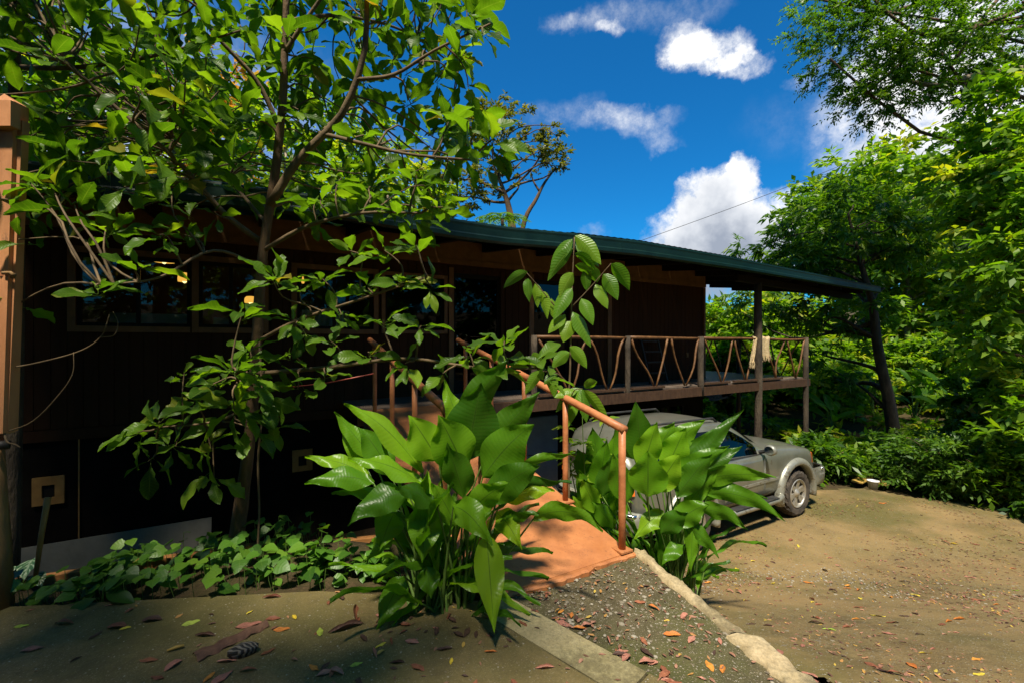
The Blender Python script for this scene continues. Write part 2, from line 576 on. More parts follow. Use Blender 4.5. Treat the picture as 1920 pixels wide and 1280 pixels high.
# mossy concrete with embedded aggregate
def concrete(name, pal, agg, moss, scale=1.0, grit=.5, patch=None):
    m, t, out = newmat(name)
    oc = t.n('ShaderNodeTexCoord').outputs['Object']
    big = t.noise(oc, .9 * scale, 6, .6); mid = t.noise(oc, 5 * scale, 8, .65); fin = t.noise(oc, 55, 4, .7)
    b = t.mix(t.rng(mid, .3, .7), (*pal[0], 1), (*pal[1], 1))
    b = t.mix(t.m('MULTIPLY', t.rng(big, .42, .62), moss), b, (.075, .085, .010, 1))
    b = t.mix(t.m('MULTIPLY', t.rng(t.noise(oc, 2.3, 7, .7), .52, .68), moss * .8), b, (.040, .038, .014, 1))
    b = t.mix(t.rng(fin, .3, .75, 0, .55), b, (.03, .026, .014, 1))
    b = t.mix(t.rng(t.noise(oc, 130, 3, .7), .60, .68, 0, .75), b, (.34, .30, .20, 1))
    b = t.mix(t.m('MULTIPLY', t.rng(t.noise(oc, 1.6, 10, .75), .54, .60), .45), b, (.045, .034, .016, 1))
    if patch:   # broad worn, damp and mossy areas
        pn = t.noise(oc, .42, 5, .6)
        b = t.mix(t.rng(pn, .40, .60, 0, .75), b, (*patch[0], 1))
        b = t.mix(t.rng(t.noise(t.vm('ADD', oc, (7.3, 2.1, 0)), .55, 7, .65), .50, .66, 0, .8), b, (*patch[1], 1))
    vo = t.n('ShaderNodeTexVoronoi', feature='F1'); t.put(vo.inputs['Vector'], t.vm('ADD', oc, t.vm('SCALE', t.noise(oc, 30, 2, .5, 'Color'), .02)))
    vo.inputs['Scale'].default_value = 75
    sep_ = t.n('ShaderNodeSeparateXYZ'); t.put(sep_.inputs[0], vo.outputs['Color'])
    pick = t.rng(sep_.outputs[0], 1 - agg, 1 - agg + .05)
    peb = t.m('MULTIPLY', t.rng(vo.outputs['Distance'], .30, .45, 1, 0), pick)
    pc = t.ramp(sep_.outputs[1], [(0, (.13, .095, .055)), (.5, (.23, .19, .12)), (1, (.34, .31, .25))])
    b = t.mix(t.m('MULTIPLY', peb, t.rng(mid, .25, .5, .35, 1)), b, pc)
    h = t.m('ADD', t.m('MULTIPLY', peb, .6), t.m('ADD', t.m('MULTIPLY', fin, grit), mid))
    r = t.rng(big, .35, .65, .55, .9)
    principled(t, out, b, r, 0, t.bump(h, .75, .012), .35)
    return m


MT['slab'] = concrete('mossy_concrete', ((.115, .083, .030), (.205, .152, .062)), .10, .55, patch=((.17, .125, .045), (.060, .056, .012)))
MT['strip'] = concrete('pale_concrete', ((.34, .27, .13), (.44, .37, .20)), .02, .30, 1.6)
MT['pad'] = concrete('aggregate_concrete', ((.060, .048, .022), (.125, .10, .05)), .42, .85)
MT['drive'] = concrete('driveway_concrete', ((.14, .092, .034), (.25, .172, .074)), .26, .45, patch=((.27, .18, .075), (.085, .078, .018)))
MT['kerb'] = concrete('kerb_plaster', ((.40, .30, .16), (.54, .43, .26)), .01, .22, 2.2)
# wear marks on the ramp paint
m, t, out = newmat('ramp_paint')
oc = t.n('ShaderNodeTexCoord').outputs['Object']
b = t.mix(t.rng(t.noise(oc, 2.2, 8, .65), .32, .68), (.31, .108, .034, 1), (.47, .190, .070, 1))
b = t.mix(t.rng(t.noise(oc, 7, 9, .75), .48, .66, 0, .5), b, (.24, .085, .034, 1))
sc_ = t.rng(t.noise(oc, 11, 9, .75), .60, .70)
b = t.mix(t.m('MULTIPLY', sc_, .55), b, (.20, .085, .04, 1))
b = t.mix(t.m('MULTIPLY', t.rng(t.noise(oc, 60, 3), .64, .70), .7), b, (.12, .06, .03, 1))
principled(t, out, b, t.rng(t.noise(oc, 5, 5), .3, .7, .45, .75), 0, t.bump(t.noise(oc, 40, 5), .25, .008), .4)
MT['rampfloor'] = m

drv = sheet('driveway', np.arange(.6, 14, .09), np.arange(-3, 9.4, .09),
            lambda x, y: drive(x, y) + .010 * vnoise(x, y, .9, 1), MT['drive'],
            lambda x, y: (x > KX(y) - .05) & (C * x + S * y > 2.72) & (y < 8.9 + .5 * vnoise(x, y, .9, 8) - .12 * np.clip(x - 7, 0, 9)) & (mound(x, y) < .05))
tag(drv, kind='structure')
# parking level under the house and the deck
tag(mk('parking_floor', [W(2.9, 5.2, PARK - .012), W(14, 5.2, PARK - .012), W(14, 7.28, PARK - .012), W(2.9, 7.28, PARK - .012)], [(0, 1, 2, 3)], MT['drive']), kind='structure')

# slab, its border strip, and the path from the foot of the ramp
sx = [-7, -5, -3.26, -2.2, -1.3, -.7, -.22]
back = [(x, float(np.interp(x, SLX, SLY))) for x in sx] + [(-.05 - .16, 3.02 - .155)]
dirS = np.array([.7197, -.6943]); nrS = np.array([-.6943, -.7197])
eA = np.array([-.05, 3.02]); w_ = .23
eI = eA + nrS * w_
far = 4.6
pts = back[:-1] + [tuple(eI + nrS * .006), tuple(eI + dirS * far + nrS * .006), (-7, -3.0)]


def prism(poly, z0, z1):
    n = len(poly)
    V = [(x, y, z1) for x, y in poly] + [(x, y, z0) for x, y in poly]
    Fc = [tuple(range(n - 1, -1, -1)), tuple(range(n, 2 * n))] + [(i, (i + 1) % n, n + (i + 1) % n, n + i) for i in range(n)]
    return V, Fc


def up(V, Fc):   # make the first face point up
    V = np.asarray(V, float); a, b, c = V[Fc[0][0]], V[Fc[0][1]], V[Fc[0][2]]
    p = V[list(Fc[0])]; ar = np.sum(p[:, 0] * np.roll(p[:, 1], -1) - np.roll(p[:, 0], -1) * p[:, 1])
    return (V, Fc) if ar > 0 else (V, [tuple(reversed(f)) for f in Fc])


tag(mk('concrete_slab', *up(*prism(pts, -.22, 0)), MT['slab']), kind='structure')
for a_, b_ in ((0, 1.02), (1.035, 2.3), (2.315, far)):
    q = [tuple(eI + dirS * a_), tuple(eA + dirS * a_), tuple(eA + dirS * b_), tuple(eI + dirS * b_)]
    tag(mk('border_strip', *up(*prism(q, -.2, .004)), MT['strip' if a_ < 1 else 'slab']), kind='structure')
# path
ts = np.linspace(0, 1, 60); sv2 = np.linspace(0, 1, 34)
V = []
for a in ts:
    ly = 3.02 - a * 3.6
    lx = float(STX(np.array(ly)))
    ry = 3.60 - a * 3.6
    rx = float(KX(ry)) - .05
    for b_ in sv2:
        x, y = lx + (rx - lx) * b_, ly + (ry - ly) * b_
        V.append((x, y, float(KZ(y)) * b_ - .006 + .008 * float(vnoise(x, y, 3.1, 4))))
n2 = len(sv2)
Q = [(i * n2 + j, (i + 1) * n2 + j, (i + 1) * n2 + j + 1, i * n2 + j + 1) for i in range(len(ts) - 1) for j in range(n2 - 1)]
tag(mk('path', V, Q, MT['pad'], smooth=True), kind='structure')


def kerb_piece(y0, y1, w0, w1, dz=0., name='kerb'):
    ys_ = np.linspace(y0, y1, 46); V = []; k = 9
    for i, y in enumerate(ys_):
        a = i / 45; wd = (w0 + (w1 - w0) * a) * (1 + .30 * float(vnoise(y, 1, 5, 6)) + .2 * float(vnoise(y, 1, 17, 6)))
        x0 = float(KX(y)); zt = float(KZ(y)) + .022 + dz
        zo = float(drive(x0, y)) - .03
        for x, z in ((-wd, zt - .05), (-wd + .012, zt - .004), (-wd * .4, zt), (wd * .1, zt - .002), (wd * .62, zt - .008), (wd * .85, zt - .03), (wd + .03, zt * .45 + zo * .55), (wd + .05, zo), (wd + .06, zo - .1)):
            V.append((x0 + x, y, z + .016 * float(vnoise(x0 + x, y, 7, 9)) + .012 * float(vnoise(x0 + x, y, 23, 2)) + .007 * float(vnoise(x0 + x, y, 55, 3))))
    Q = [(i * k + j, i * k + j + 1, (i + 1) * k + j + 1, (i + 1) * k + j) for i in range(45) for j in range(k - 1)]
    Q += [tuple(range(k)), tuple(45 * k + j for j in range(k - 1, -1, -1))]
    return np.array(V), Q


kr = thing('concrete_kerb', (1.3, 2.9, -.1), 'pale broken concrete kerb curving down from the foot of the ramp', 'kerb')
V, Q = kerb_piece(3.66, 2.72, .055, .085); mk('kerb_piece', V, Q, MT['kerb'], kr, smooth=True)
V, Q = kerb_piece(2.70, 2.28, .12, .13, .006); mk('kerb_piece', V, Q, MT['kerb'], kr, smooth=True)
# ------------------------------------------------------------------ house
house = thing('house', W(3, 8, PARK), 'dark brown timber house on stilts with a green metal roof', 'house')
UL, UR = -4.2, ud(1320, DW)
ZB, ZT = .66, 3.40
BAND = 3.01
u_ = lambda px: ud(px, DW)
# openings on the wall: (u0, u1, z0, z1)
Z0W, Z1W = 1.87, 2.74
W1 = (u_(143), u_(357)); W2 = (u_(373), u_(492)); W3 = (u_(557), u_(700)); W4 = (u_(722), u_(832))
D1 = (u_(850), u_(938)); D2 = (u_(1000), u_(1066))
OPEN = [(*W1, Z0W, Z1W), (*W2, Z0W, Z1W), (*W3, Z0W, Z1W), (*W4, Z0W, Z1W), (*D1, FLOOR, 2.87), (*D2, FLOOR, 2.87)]
# backing wall in pieces around the openings
ps = []
cuts = sorted(OPEN)
prev = UL
for (a, b, z0, z1) in cuts:
    ps.append(fbox(prev, a, DW + .022, DW + .12, ZB, ZT))
    ps.append(fbox(a, b, DW + .022, DW + .12, z1, ZT))
    if z0 > ZB + .15: ps.append(fbox(a, b, DW + .022, DW + .12, ZB, z0))
    prev = b
ps.append(fbox(prev, UR, DW + .022, DW + .12, ZB, ZT))
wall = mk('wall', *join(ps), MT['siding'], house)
ps = [fbox(UR - .10, UR - .004, DW + .125, 13, ZB, 3.9), fbox(UL + .004, UL + .1, DW + .125, 13, ZB, 3.9), fbox(UL, UR, 13, 13.1, ZB, 3.9)]
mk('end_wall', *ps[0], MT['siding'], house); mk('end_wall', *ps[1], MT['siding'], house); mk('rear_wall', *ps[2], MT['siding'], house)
mk('floor', *fbox(UL + .01, UR - .01, DW + .13, 12.98, FLOOR - .14, FLOOR - .02), MT['under'], house)
mk('ceiling', *fbox(UL + .11, UR - .11, DW + .13, 12.98, 3.40, 3.45), MT['under'], house)
mk('partition', *fbox(UL + .11, UR - .11, 10.6, 10.7, FLOOR - .02, 3.398), MT['interior'], house)
# siding boards
pw = .142
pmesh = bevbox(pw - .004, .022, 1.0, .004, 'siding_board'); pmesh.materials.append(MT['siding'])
rotz = Matrix.Rotation(TH, 4, 'Z')


def board(u0, z0, z1):
    mtx = Matrix.Translation(W(u0, DW + .0105, (z0 + z1) / 2)) @ rotz @ Matrix.Diagonal((1, 1, z1 - z0, 1))
    inst('siding_board', pmesh, mtx, wall)


u0 = UL + pw / 2
while u0 < UR - pw / 2:
    hit = [o for o in OPEN if u0 + pw / 2 > o[0] - .02 and u0 - pw / 2 < o[1] + .02]
    if u0 > -2.9:
        if not hit: board(u0, ZB - .005, BAND + .03)
        else:
            o = hit[0]
            if o[2] > ZB + .2: board(u0, ZB - .005, o[2])
            if BAND + .03 - o[3] > .05: board(u0, o[3], BAND + .03)
    else: board(u0, ZB - .005, BAND + .03)
    u0 += pw
# band below the eaves: deep board and a narrow moulding under it
mk('band_board', *fbox(UL, UR + .012, DW - .03, DW + .019, 3.10, 3.42), MT['trim'], house)
mk('band_moulding', *fbox(UL, UR + .02, DW - .05, DW + .017, BAND, 3.096), MT['trim'], house)
mk('corner_board', *fbox(UR - .02, UR + .035, DW - .025, DW + .14, ZB - .02, BAND - .003), MT['trim'], house)
ub = u_(1142)
mk('corner_board', *fbox(ub - .06, ub + .05, DW - .03, DW - .002, ZB, BAND - .003), MT['trim'], house)
ub = u_(994)
mk('corner_board', *fbox(ub - .035, ub + .03, DW - .03, DW - .002, ZB, BAND - .003), MT['trim'], house)
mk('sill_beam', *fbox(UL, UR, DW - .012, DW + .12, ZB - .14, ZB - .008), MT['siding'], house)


def window(name, u0, u1, z0, z1, mull, tr=.075, sill=True, left=True, right=True):
    root = mk(name, *fbox(u0, u1, DW + .122, DW + .135, z0 - .04, z0 - .01), MT['black'], house)   # inner ledge
    e = .002
    if left: mk('trim', *fbox(u0 - tr, u0 - e, DW - .028, DW - .0015, z0 - tr, z1 + tr), MT['trim'], root)
    if right: mk('trim', *fbox(u1 + e, u1 + tr, DW - .028, DW - .0015, z0 - tr, z1 + tr), MT['trim'], root)
    mk('trim', *fbox(u0, u1, DW - .027, DW - .0015, z1 + e, z1 + tr), MT['trim'], root)
    if sill: mk('sill', *fbox(u0, u1, DW - .034, DW - .0015, z0 - tr, z0 - e), MT['trim'], root)
    fw = .04
    xs = [u0] + list(mull) + [u1]
    fr = []
    for i, x in enumerate(xs):
        a, b = (x, x + fw) if i == 0 else ((x - fw, x) if i == len(xs) - 1 else (x - fw * .55, x + fw * .55))
        fr.append(fbox(a, b, DW + .03, DW + .07, z0, z1))
    for i in range(len(xs) - 1):
        a = xs[i] + (fw if i == 0 else fw * .55); b = xs[i + 1] - (fw if i == len(xs) - 2 else fw * .55)
        fr.append(fbox(a, b, DW + .032, DW + .068, z0, z0 + fw)); fr.append(fbox(a, b, DW + .032, DW + .068, z1 - fw, z1))
        mk('pane', *fbox(a, b, DW + .048, DW + .053, z0 + fw, z1 - fw), MT['glass'], root)
    mk('frame', *join(fr), MT['black'], root)
    return root


window('window', *W1, Z0W, Z1W, [u_(258)], right=False)
window('window', *W2, Z0W, Z1W, [u_(433)])
window('window', *W3, Z0W, Z1W, [u_(628)])
window('window', *W4, Z0W, Z1W, [], tr=.06)
# trim shared by the first two windows is the left trim of the second
for nm, (a, b), dk in (('door', D1, True), ('door', D2, False)):
    root = mk(nm, *fbox(a + .05, b - .05, DW + .03, DW + .06, FLOOR, FLOOR + .22), MT['black'], house)
    mk('stile', *fbox(a, a + .05, DW + .03, DW + .07, FLOOR, 2.87), MT['black'], root)
    mk('stile', *fbox(b - .05, b, DW + .03, DW + .07, FLOOR, 2.87), MT['black'], root)
    mk('top_rail', *fbox(a + .05, b - .05, DW + .03, DW + .07, 2.79, 2.868), MT['black'], root)
    mk('pane', *fbox(a + .05, b - .05, DW + .046, DW + .052, FLOOR + .22, 2.79), MT['carglass'], root)
    mk('trim', *fbox(a - .09, a - .002, DW - .026, DW - .002, FLOOR, 2.95), MT['trim'], root)
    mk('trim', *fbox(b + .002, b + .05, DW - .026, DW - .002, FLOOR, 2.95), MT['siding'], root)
    mk('handle', *fbox(a + .065, a + .085, DW - .0, DW + .029, 1.62, 1.78), MT['greybox'], root)
# basement
bwin = (u_(1204), u_(1284))
bz = (-.05 + .0, .34)
bz = (zd(1244, 800, DW), zd(1244, 764, DW))
ps = [fbox(UL, bwin[0], DW + .02, DW + .16, PARK - .1, ZB - .145), fbox(bwin[1], UR - .01, DW + .02, DW + .16, PARK - .1, ZB - .145),
      fbox(*bwin, DW + .02, DW + .16, PARK - .1, bz[0]), fbox(*bwin, DW + .02, DW + .16, bz[1], ZB - .145)]
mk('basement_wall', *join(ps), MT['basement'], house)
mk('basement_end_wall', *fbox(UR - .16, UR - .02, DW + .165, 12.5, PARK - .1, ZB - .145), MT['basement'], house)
bw = mk('basement_window', *join([fbox(bwin[0], bwin[0] + .05, DW + .03, DW + .08, *bz), fbox(bwin[1] - .05, bwin[1], DW + .03, DW + .08, *bz), fbox((bwin[0] + bwin[1]) / 2 - .06, (bwin[0] + bwin[1]) / 2 + .06, DW + .03, DW + .08, *bz)]), MT['black'], house)
um = (bwin[0] + bwin[1]) / 2
mk('pane', *fbox(bwin[0] + .05, um - .06, DW + .05, DW + .056, *bz), MT['carglass'], bw)
mk('pane', *fbox(um + .06, bwin[1] - .05, DW + .05, DW + .056, *bz), MT['carglass'], bw)
for (a, b, z0, z1) in ((60, 121, 945, 893), (548, 586, 882, 842)):
    ua, ub, za, zb = u_(a), u_(b), zd((a + b) / 2, z0, DW), zd((a + b) / 2, z1, DW)
    cu, cz, hu, hz = (ua + ub) / 2, (za + zb) / 2, (ub - ua) / 2, (zb - za) / 2
    ps = [fbox(ua, cu - hu * .4, DW - .012, DW + .018, za, zb), fbox(cu + hu * .4, ub, DW - .012, DW + .018, za, zb),
          fbox(cu - hu * .4, cu + hu * .4, DW - .012, DW + .018, za, cz - hz * .5), fbox(cu - hu * .4, cu + hu * .4, DW - .012, DW + .018, cz + hz * .42, zb)]
    pl = mk('vent_plate', *join(ps), MT['plate'], house)
    mk('opening', *fbox(cu - hu * .395, cu + hu * .395, DW + .008, DW + .0185, cz - hz * .49, cz + hz * .41), MT['black'], pl)
mk('conduit', *tube([W(u_(148), DW + .0, z) for z in (.62, .0, -.6, -1.2)], .008, 6), MT['plate'], house)

# roof: sheets carried by rafters, front edge as it runs
RE = [(-200, 285), (83, 305), (360, 334), (633, 370), (850, 410), (950, 425), (1074, 437), (1200, 452), (1365, 481), (1500, 508), (1650, 538)]
DR = 5.6
REu = np.array([ud(a, DR) for a, b in RE]); REz = np.array([zd(a, b, DR) for a, b in RE])
REz[0] = REz[1]
zr = lambda u: float(np.interp(u, REu, REz))
SL = .115
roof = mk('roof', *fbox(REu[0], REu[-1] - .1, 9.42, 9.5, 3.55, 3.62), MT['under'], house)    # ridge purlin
UE = REu[-1]
ucut = ud(1074, DR)
edges = list(np.arange(REu[0], ucut - .2, 1.02)) + [ucut] + list(np.arange(ucut + 1.02, UE - .4, 1.02)) + [UE]
for i in range(len(edges) - 1):
    a, b = edges[i], edges[i + 1] - .004
    us = np.linspace(a, b, 29)
    V = []
    rows = [(DR, 0), (7.6, 1), (13.4 if b < 10.3 else 9.75, 2)]
    lift = .012 if a >= ucut - .01 else 0
    for dd, k in rows:
        for u in us:
            V.append(W(u, dd, zr(u) + (dd - DR) * SL + .004 * math.cos((u - a) * 2 * math.pi / .145) + lift))
    n = len(us)
    V += [(x, y, z - .006) for x, y, z in V]
    N = n * 3
    Q = [(r * n + j, r * n + j + 1, (r + 1) * n + j + 1, (r + 1) * n + j) for r in range(2) for j in range(n - 1)]
    Q += [tuple(N + k for k in reversed(q)) for q in Q]
    Q += [(j, N + j, N + j + 1, j + 1) for j in range(n - 1)]
    mk('roof_sheet', V, Q, MT['roof'], roof, smooth=True)
for a, b in zip(edges[:-1:4], edges[4::4] + ([edges[-1]] if (len(edges) - 1) % 4 else [])):
    b -= .003
    lift = .012 if a >= ucut - .01 else 0
    V = []
    prof = [(0.0, -.008), (-.020, -.016), (-.026, -.035), (-.020, -.06), (-.018, -.13), (-.030, -.145), (-.028, -.185), (.0, -.205), (.05, -.205), (.05, -.02)]
    tap = lambda u: 1.3 - .45 * np.clip((u - ud(1200, DR)) / (UE - ud(1200, DR)), 0, 1)
    us = np.linspace(a, b, 25)
    for u in us:
        for x, z in prof: V.append(W(u, DR + x, zr(u) + .008 + z * float(tap(u))))
    k = len(prof)
    Q = [(i2 * k + j, (i2 + 1) * k + j, (i2 + 1) * k + (j + 1) % k, i2 * k + (j + 1) % k) for i2 in range(24) for j in range(k)]
    Q += [tuple(range(k)), tuple(24 * k + j for j in range(k - 1, -1, -1))]
    mk('fascia', V, Q, MT['roof'], roof)
for u in np.arange(REu[0] + .3, UE - .1, 1.16):
    za = zr(u) - .03
    V = [W(u - .04, DR + .06, za - .22), W(u + .04, DR + .06, za - .22), W(u + .04, 9.4, za - .22 + 3.74 * SL), W(u - .04, 9.4, za - .22 + 3.74 * SL),
         W(u - .04, DR + .06, za - .01), W(u + .04, DR + .06, za - .01), W(u + .04, 9.4, za - .01 + 3.74 * SL), W(u - .04, 9.4, za - .01 + 3.74 * SL)]
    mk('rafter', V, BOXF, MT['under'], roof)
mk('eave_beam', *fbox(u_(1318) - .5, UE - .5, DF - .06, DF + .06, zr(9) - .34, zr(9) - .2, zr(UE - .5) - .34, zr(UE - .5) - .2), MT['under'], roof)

# ------------------------------------------------------------------ things in and under the house
def pendant(px, py, dd, wd, hh, label, flame=False):
    u, z = ud(px, dd), zd(px, py, dd)
    p = W(u, dd, z)
    r = thing('pendant_lamp' if not flame else 'wall_lamp', (p[0], p[1], z), label, 'lamp', 'lit lamps seen through the windows')
    if not flame:
        prof = [(wd * .12, hh * .5), (wd * .34, hh * .45), (wd * .47, hh * .2), (wd * .5, -hh * .2), (wd * .48, -hh * .5), (wd * .44, -hh * .5), (wd * .3, hh * .36)]
        V, Q = lathe(prof, 20); V = V[:, [0, 2, 1]] + p
        mk('shade', V, Q, MT['lamp'], r, smooth=True)
        V, Q = lathe([(.001, .03), (.03, .015), (.035, -.01), (.02, -.04), (.001, -.05)], 10); mk('bulb', V[:, [0, 2, 1]] + p - np.array([0, 0, hh * .35]), Q, MT['bulb'], r, smooth=True)
        mk('cord', *tube([(p[0], p[1], z + hh * .5), (p[0], p[1], 3.6)], .005, 5), MT['wire'], r)
    else:
        V, Q = lathe([(.001, hh * .6), (wd * .25, hh * .2), (wd * .5, -hh * .2), (wd * .35, -hh * .45), (.001, -hh * .5)], 10)
        mk('flame_shade', V[:, [0, 2, 1]] + p, Q, MT['lamp'], r, smooth=True)
        mk('bracket', *tube([(p[0], p[1], z - hh * .5), (p[0], p[1], z - hh * 1.6), W(ud(px, dd), dd + .12, z - hh * 1.6)], .008, 5), MT['wire'], r)


pendant(308, 484, 8.6, .27, .13, 'larger lit amber pendant lamp behind the first window')
pendant(346, 520, 9.2, .19, .15, 'smaller lit amber pendant lamp beside the window mullion')
pendant(470, 562, 9.4, .20, .12, 'low amber lamp behind the second window')
pendant(568, 525, 8.3, .055, .13, 'small flame shaped orange lamp behind the third window', True)
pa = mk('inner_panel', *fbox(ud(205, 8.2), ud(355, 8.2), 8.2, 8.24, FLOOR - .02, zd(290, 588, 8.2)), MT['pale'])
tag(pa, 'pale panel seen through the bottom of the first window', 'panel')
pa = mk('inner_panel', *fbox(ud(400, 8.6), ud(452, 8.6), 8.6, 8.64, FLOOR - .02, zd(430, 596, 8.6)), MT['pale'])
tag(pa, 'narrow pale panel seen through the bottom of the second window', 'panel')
ct = thing('curtain', W(ud(600, 7.75), 7.75, FLOOR), 'short white curtain seen through the bottom of the third window', 'curtain')
V = []; us = np.linspace(ud(566, 7.75), ud(655, 7.75), 60)
for z in (zd(600, 582, 7.75), zd(600, 640, 7.75)):
    for i, u in enumerate(us): V.append(W(u, 7.75 + .03 * math.sin(i * .9), z))
mk('cloth', V, [(i, i + 1, 61 + i, 60 + i) for i in range(59)], MT['pale'], ct, smooth=True)
mk('rod', *tube([W(us[0], 7.75, zd(600, 580, 7.75)), W(us[-1], 7.75, zd(600, 580, 7.75))], .008, 6), MT['wire'], ct)
gb = [W(ud(15, 7.1), 6.98, PARK), W(ud(396, 7.1), 6.98, PARK), W(ud(396, 7.1), 7.0, PARK), W(ud(15, 7.1), 7.0, PARK)]
hzb = zd(396, 972, 7.1)
V = gb + [(gb[i][0] - S * .18, gb[i][1] + C * .18, hzb) for i in range(4)]
tag(mk('leaning_board', V, BOXF, MT['greyboard']), 'long grey board leaning on the dark basement wall', 'board')
cu0, cu1 = ud(948, 6.75), ud(1046, 6.75)
cb = thing('cabinet', W((cu0 + cu1) / 2, 6.95, PARK), 'grey two-door cabinet standing under the deck behind the ramp rail', 'cabinet')
mk('body', *fbox(cu0, cu1, 6.78, 7.25, PARK, .34), MT['greybox'], cb)
mk('door', *fbox(cu0 + .01, cu1 - .01, 6.74, 6.778, PARK + .06, -.33), MT['greybox'], cb)
mk('door', *fbox(cu0 + .01, cu1 - .01, 6.74, 6.778, -.315, .33), MT['greybox'], cb)
mk('handle', *fbox(cu0 + .05, cu0 + .08, 6.705, 6.738, -.25, .0), MT['ladder'], cb)

# ------------------------------------------------------------------ deck with its railing of crooked sticks
deck = thing('deck', W(8, 7, PARK), 'raised timber deck with a railing of crooked branches along the house', 'deck')
PU = [u for u in (4.02, 6.07, 8.13, 10.16, 12.2)]
UD0 = 1.30
for i in range(8):
    a = DF + .03 + i * .146
    mk('floor_board', *fbox(UD0, 12.3 if a > DF else 12.3, a, a + .138, FLOOR - .03, FLOOR), MT['deckfloor'], deck)
for i in range(15):
    a = DF + .03 + (8 + i) * .146
    mk('floor_board', *fbox(UR + .06, 12.3, a, a + .138, FLOOR - .03, FLOOR), MT['deckfloor'], deck)
mk('beam', *fbox(2.70, 12.32, DF - .05, DF + .025, .57, FLOOR - .034), MT['deckwood'], deck)
mk('beam', *fbox(UD0, 2.60, DF + .06, DF + .12, .57, FLOOR - .034), MT['deckwood'], deck)
mk('beam', *fbox(12.22, 12.30, DF + .03, 9.5, .57, FLOOR - .034), MT['deckwood'], deck)
for i, (a, b) in enumerate(zip(PU[:-1], PU[1:])):      # kick boards with gaps above the beam
    for k in range(2):
        c0, c1 = a + (b - a) * (.04 + .5 * k), a + (b - a) * (.46 + .5 * k)
        if k == 0 or i % 2 == 0: mk('kick_board', *fbox(c0, c1, DF - .046, DF + .02, FLOOR + .012, FLOOR + .05), MT['deckwood'], deck)
for u in np.arange(3.1, 12, 1.02):
    mk('joist', *fbox(u - .03, u + .03, DF + .03, 7.27 if u < UR else 9.45, .60, FLOOR - .034), MT['deckwood'], deck)
RAIL = 1.75


def stick(p, q, r, crook=.03, name='baluster', par=None):
    P = np.linspace(p, q, 7)
    o = rng.standard_normal(3) * crook
    o2 = rng.standard_normal(3) * crook * .5
    tt = np.linspace(0, 1, 7)[:, None]
    P = P + np.sin(tt * math.pi) * o + np.sin(tt * 2 * math.pi) * o2
    return mk(name, *tube(P, r * (1.12 - .28 * tt[:, 0]), 7, wob=.06), MT['stick'], par or deck, smooth=True)


def railing(pts, posts_h=True):
    """pts: list of (u, d) posts"""
    for (a, da), (b, db) in zip(pts[:-1], pts[1:]):
        f = lambda k, z: np.array(W(a + (b - a) * k, da + (db - da) * k, z))
        stick(f(0.02, RAIL), f(.98, RAIL - .01), .030, .012, 'handrail')
        for k0, k1 in ((.05, .34), (.52, .36), (.57, .76), (.95, .78)):
            j = rng.uniform(-.015, .015)
            stick(f(k0 + j, RAIL - .02), f(k1, FLOOR + .02), .021, .028)


railing([(u, DF) for u in PU])
railing([(12.2, DF), (12.2, 7.9), (12.2, 9.4)])
railing([(UR + .1, 9.4), (11.0, 9.4), (12.2, 9.4)])
for u, dd in [(u, DF) for u in PU if u not in (10.16,)] + [(12.2, 7.9), (12.2, 9.4), (11.0, 9.4), (UR + .1, 9.4)]:
    z0 = PARK if u > 12 else .56
    mk('post', *tube([W(u, dd, z) for z in np.linspace(z0, RAIL + .03, 6)], .062 if u > 8 else .05, 9, wob=.04), MT['barkdark'], deck, smooth=True)
mk('post', *tube([W(10.16 + .01 * math.sin(z * 2), DF, z) for z in np.linspace(PARK, zr(10.16) - .3, 12)], .085, 10, wob=.05), MT['barkdark'], deck, smooth=True)
mk('post', *tube([W(11.6, 9.2, z) for z in np.linspace(PARK, 3.4, 8)], .07, 9, wob=.05), MT['barkdark'], deck, smooth=True)

# cloth hung over the rail
cl = thing('blanket', W(10.3, DF, RAIL), 'fringed beige woven blanket hung over the deck railing', 'blanket')


def hang(u0, u1, ln, dd, nm, slant=0.):
    nu, nv = 16, 14
    V = []
    for j in range(nv):
        k = j / (nv - 1)
        for i in range(nu):
            a = i / (nu - 1)
            if k < .12: y, z = dd + .05 - .09 * k / .12, RAIL + .035 + .01 * math.sin(k / .12 * math.pi)
            else: y, z = dd - .045 - .02 * math.sin(a * 9 + 1) * k, RAIL + .03 - ln * (k - .12) / .88
            V.append(W(u0 + (u1 - u0) * a + slant * k + .02 * math.sin(k * 5 + i), y, z + .015 * math.sin(a * 7)))
    Q = [(j * nu + i, j * nu + i + 1, (j + 1) * nu + i + 1, (j + 1) * nu + i) for j in range(nv - 1) for i in range(nu - 1)]
    o = mk(nm, V, Q, MT['cloth'], cl, smooth=True)
    last = V[-nu:]
    for i in range(nu):
        p = np.array(last[i])
        mk('fringe', *tube([p, p + (rng.uniform(-.02, .02), 0, -.06), p + (rng.uniform(-.04, .04), 0, -rng.uniform(.1, .17))], [.012, .009, .003], 5), MT['cloth'], o)


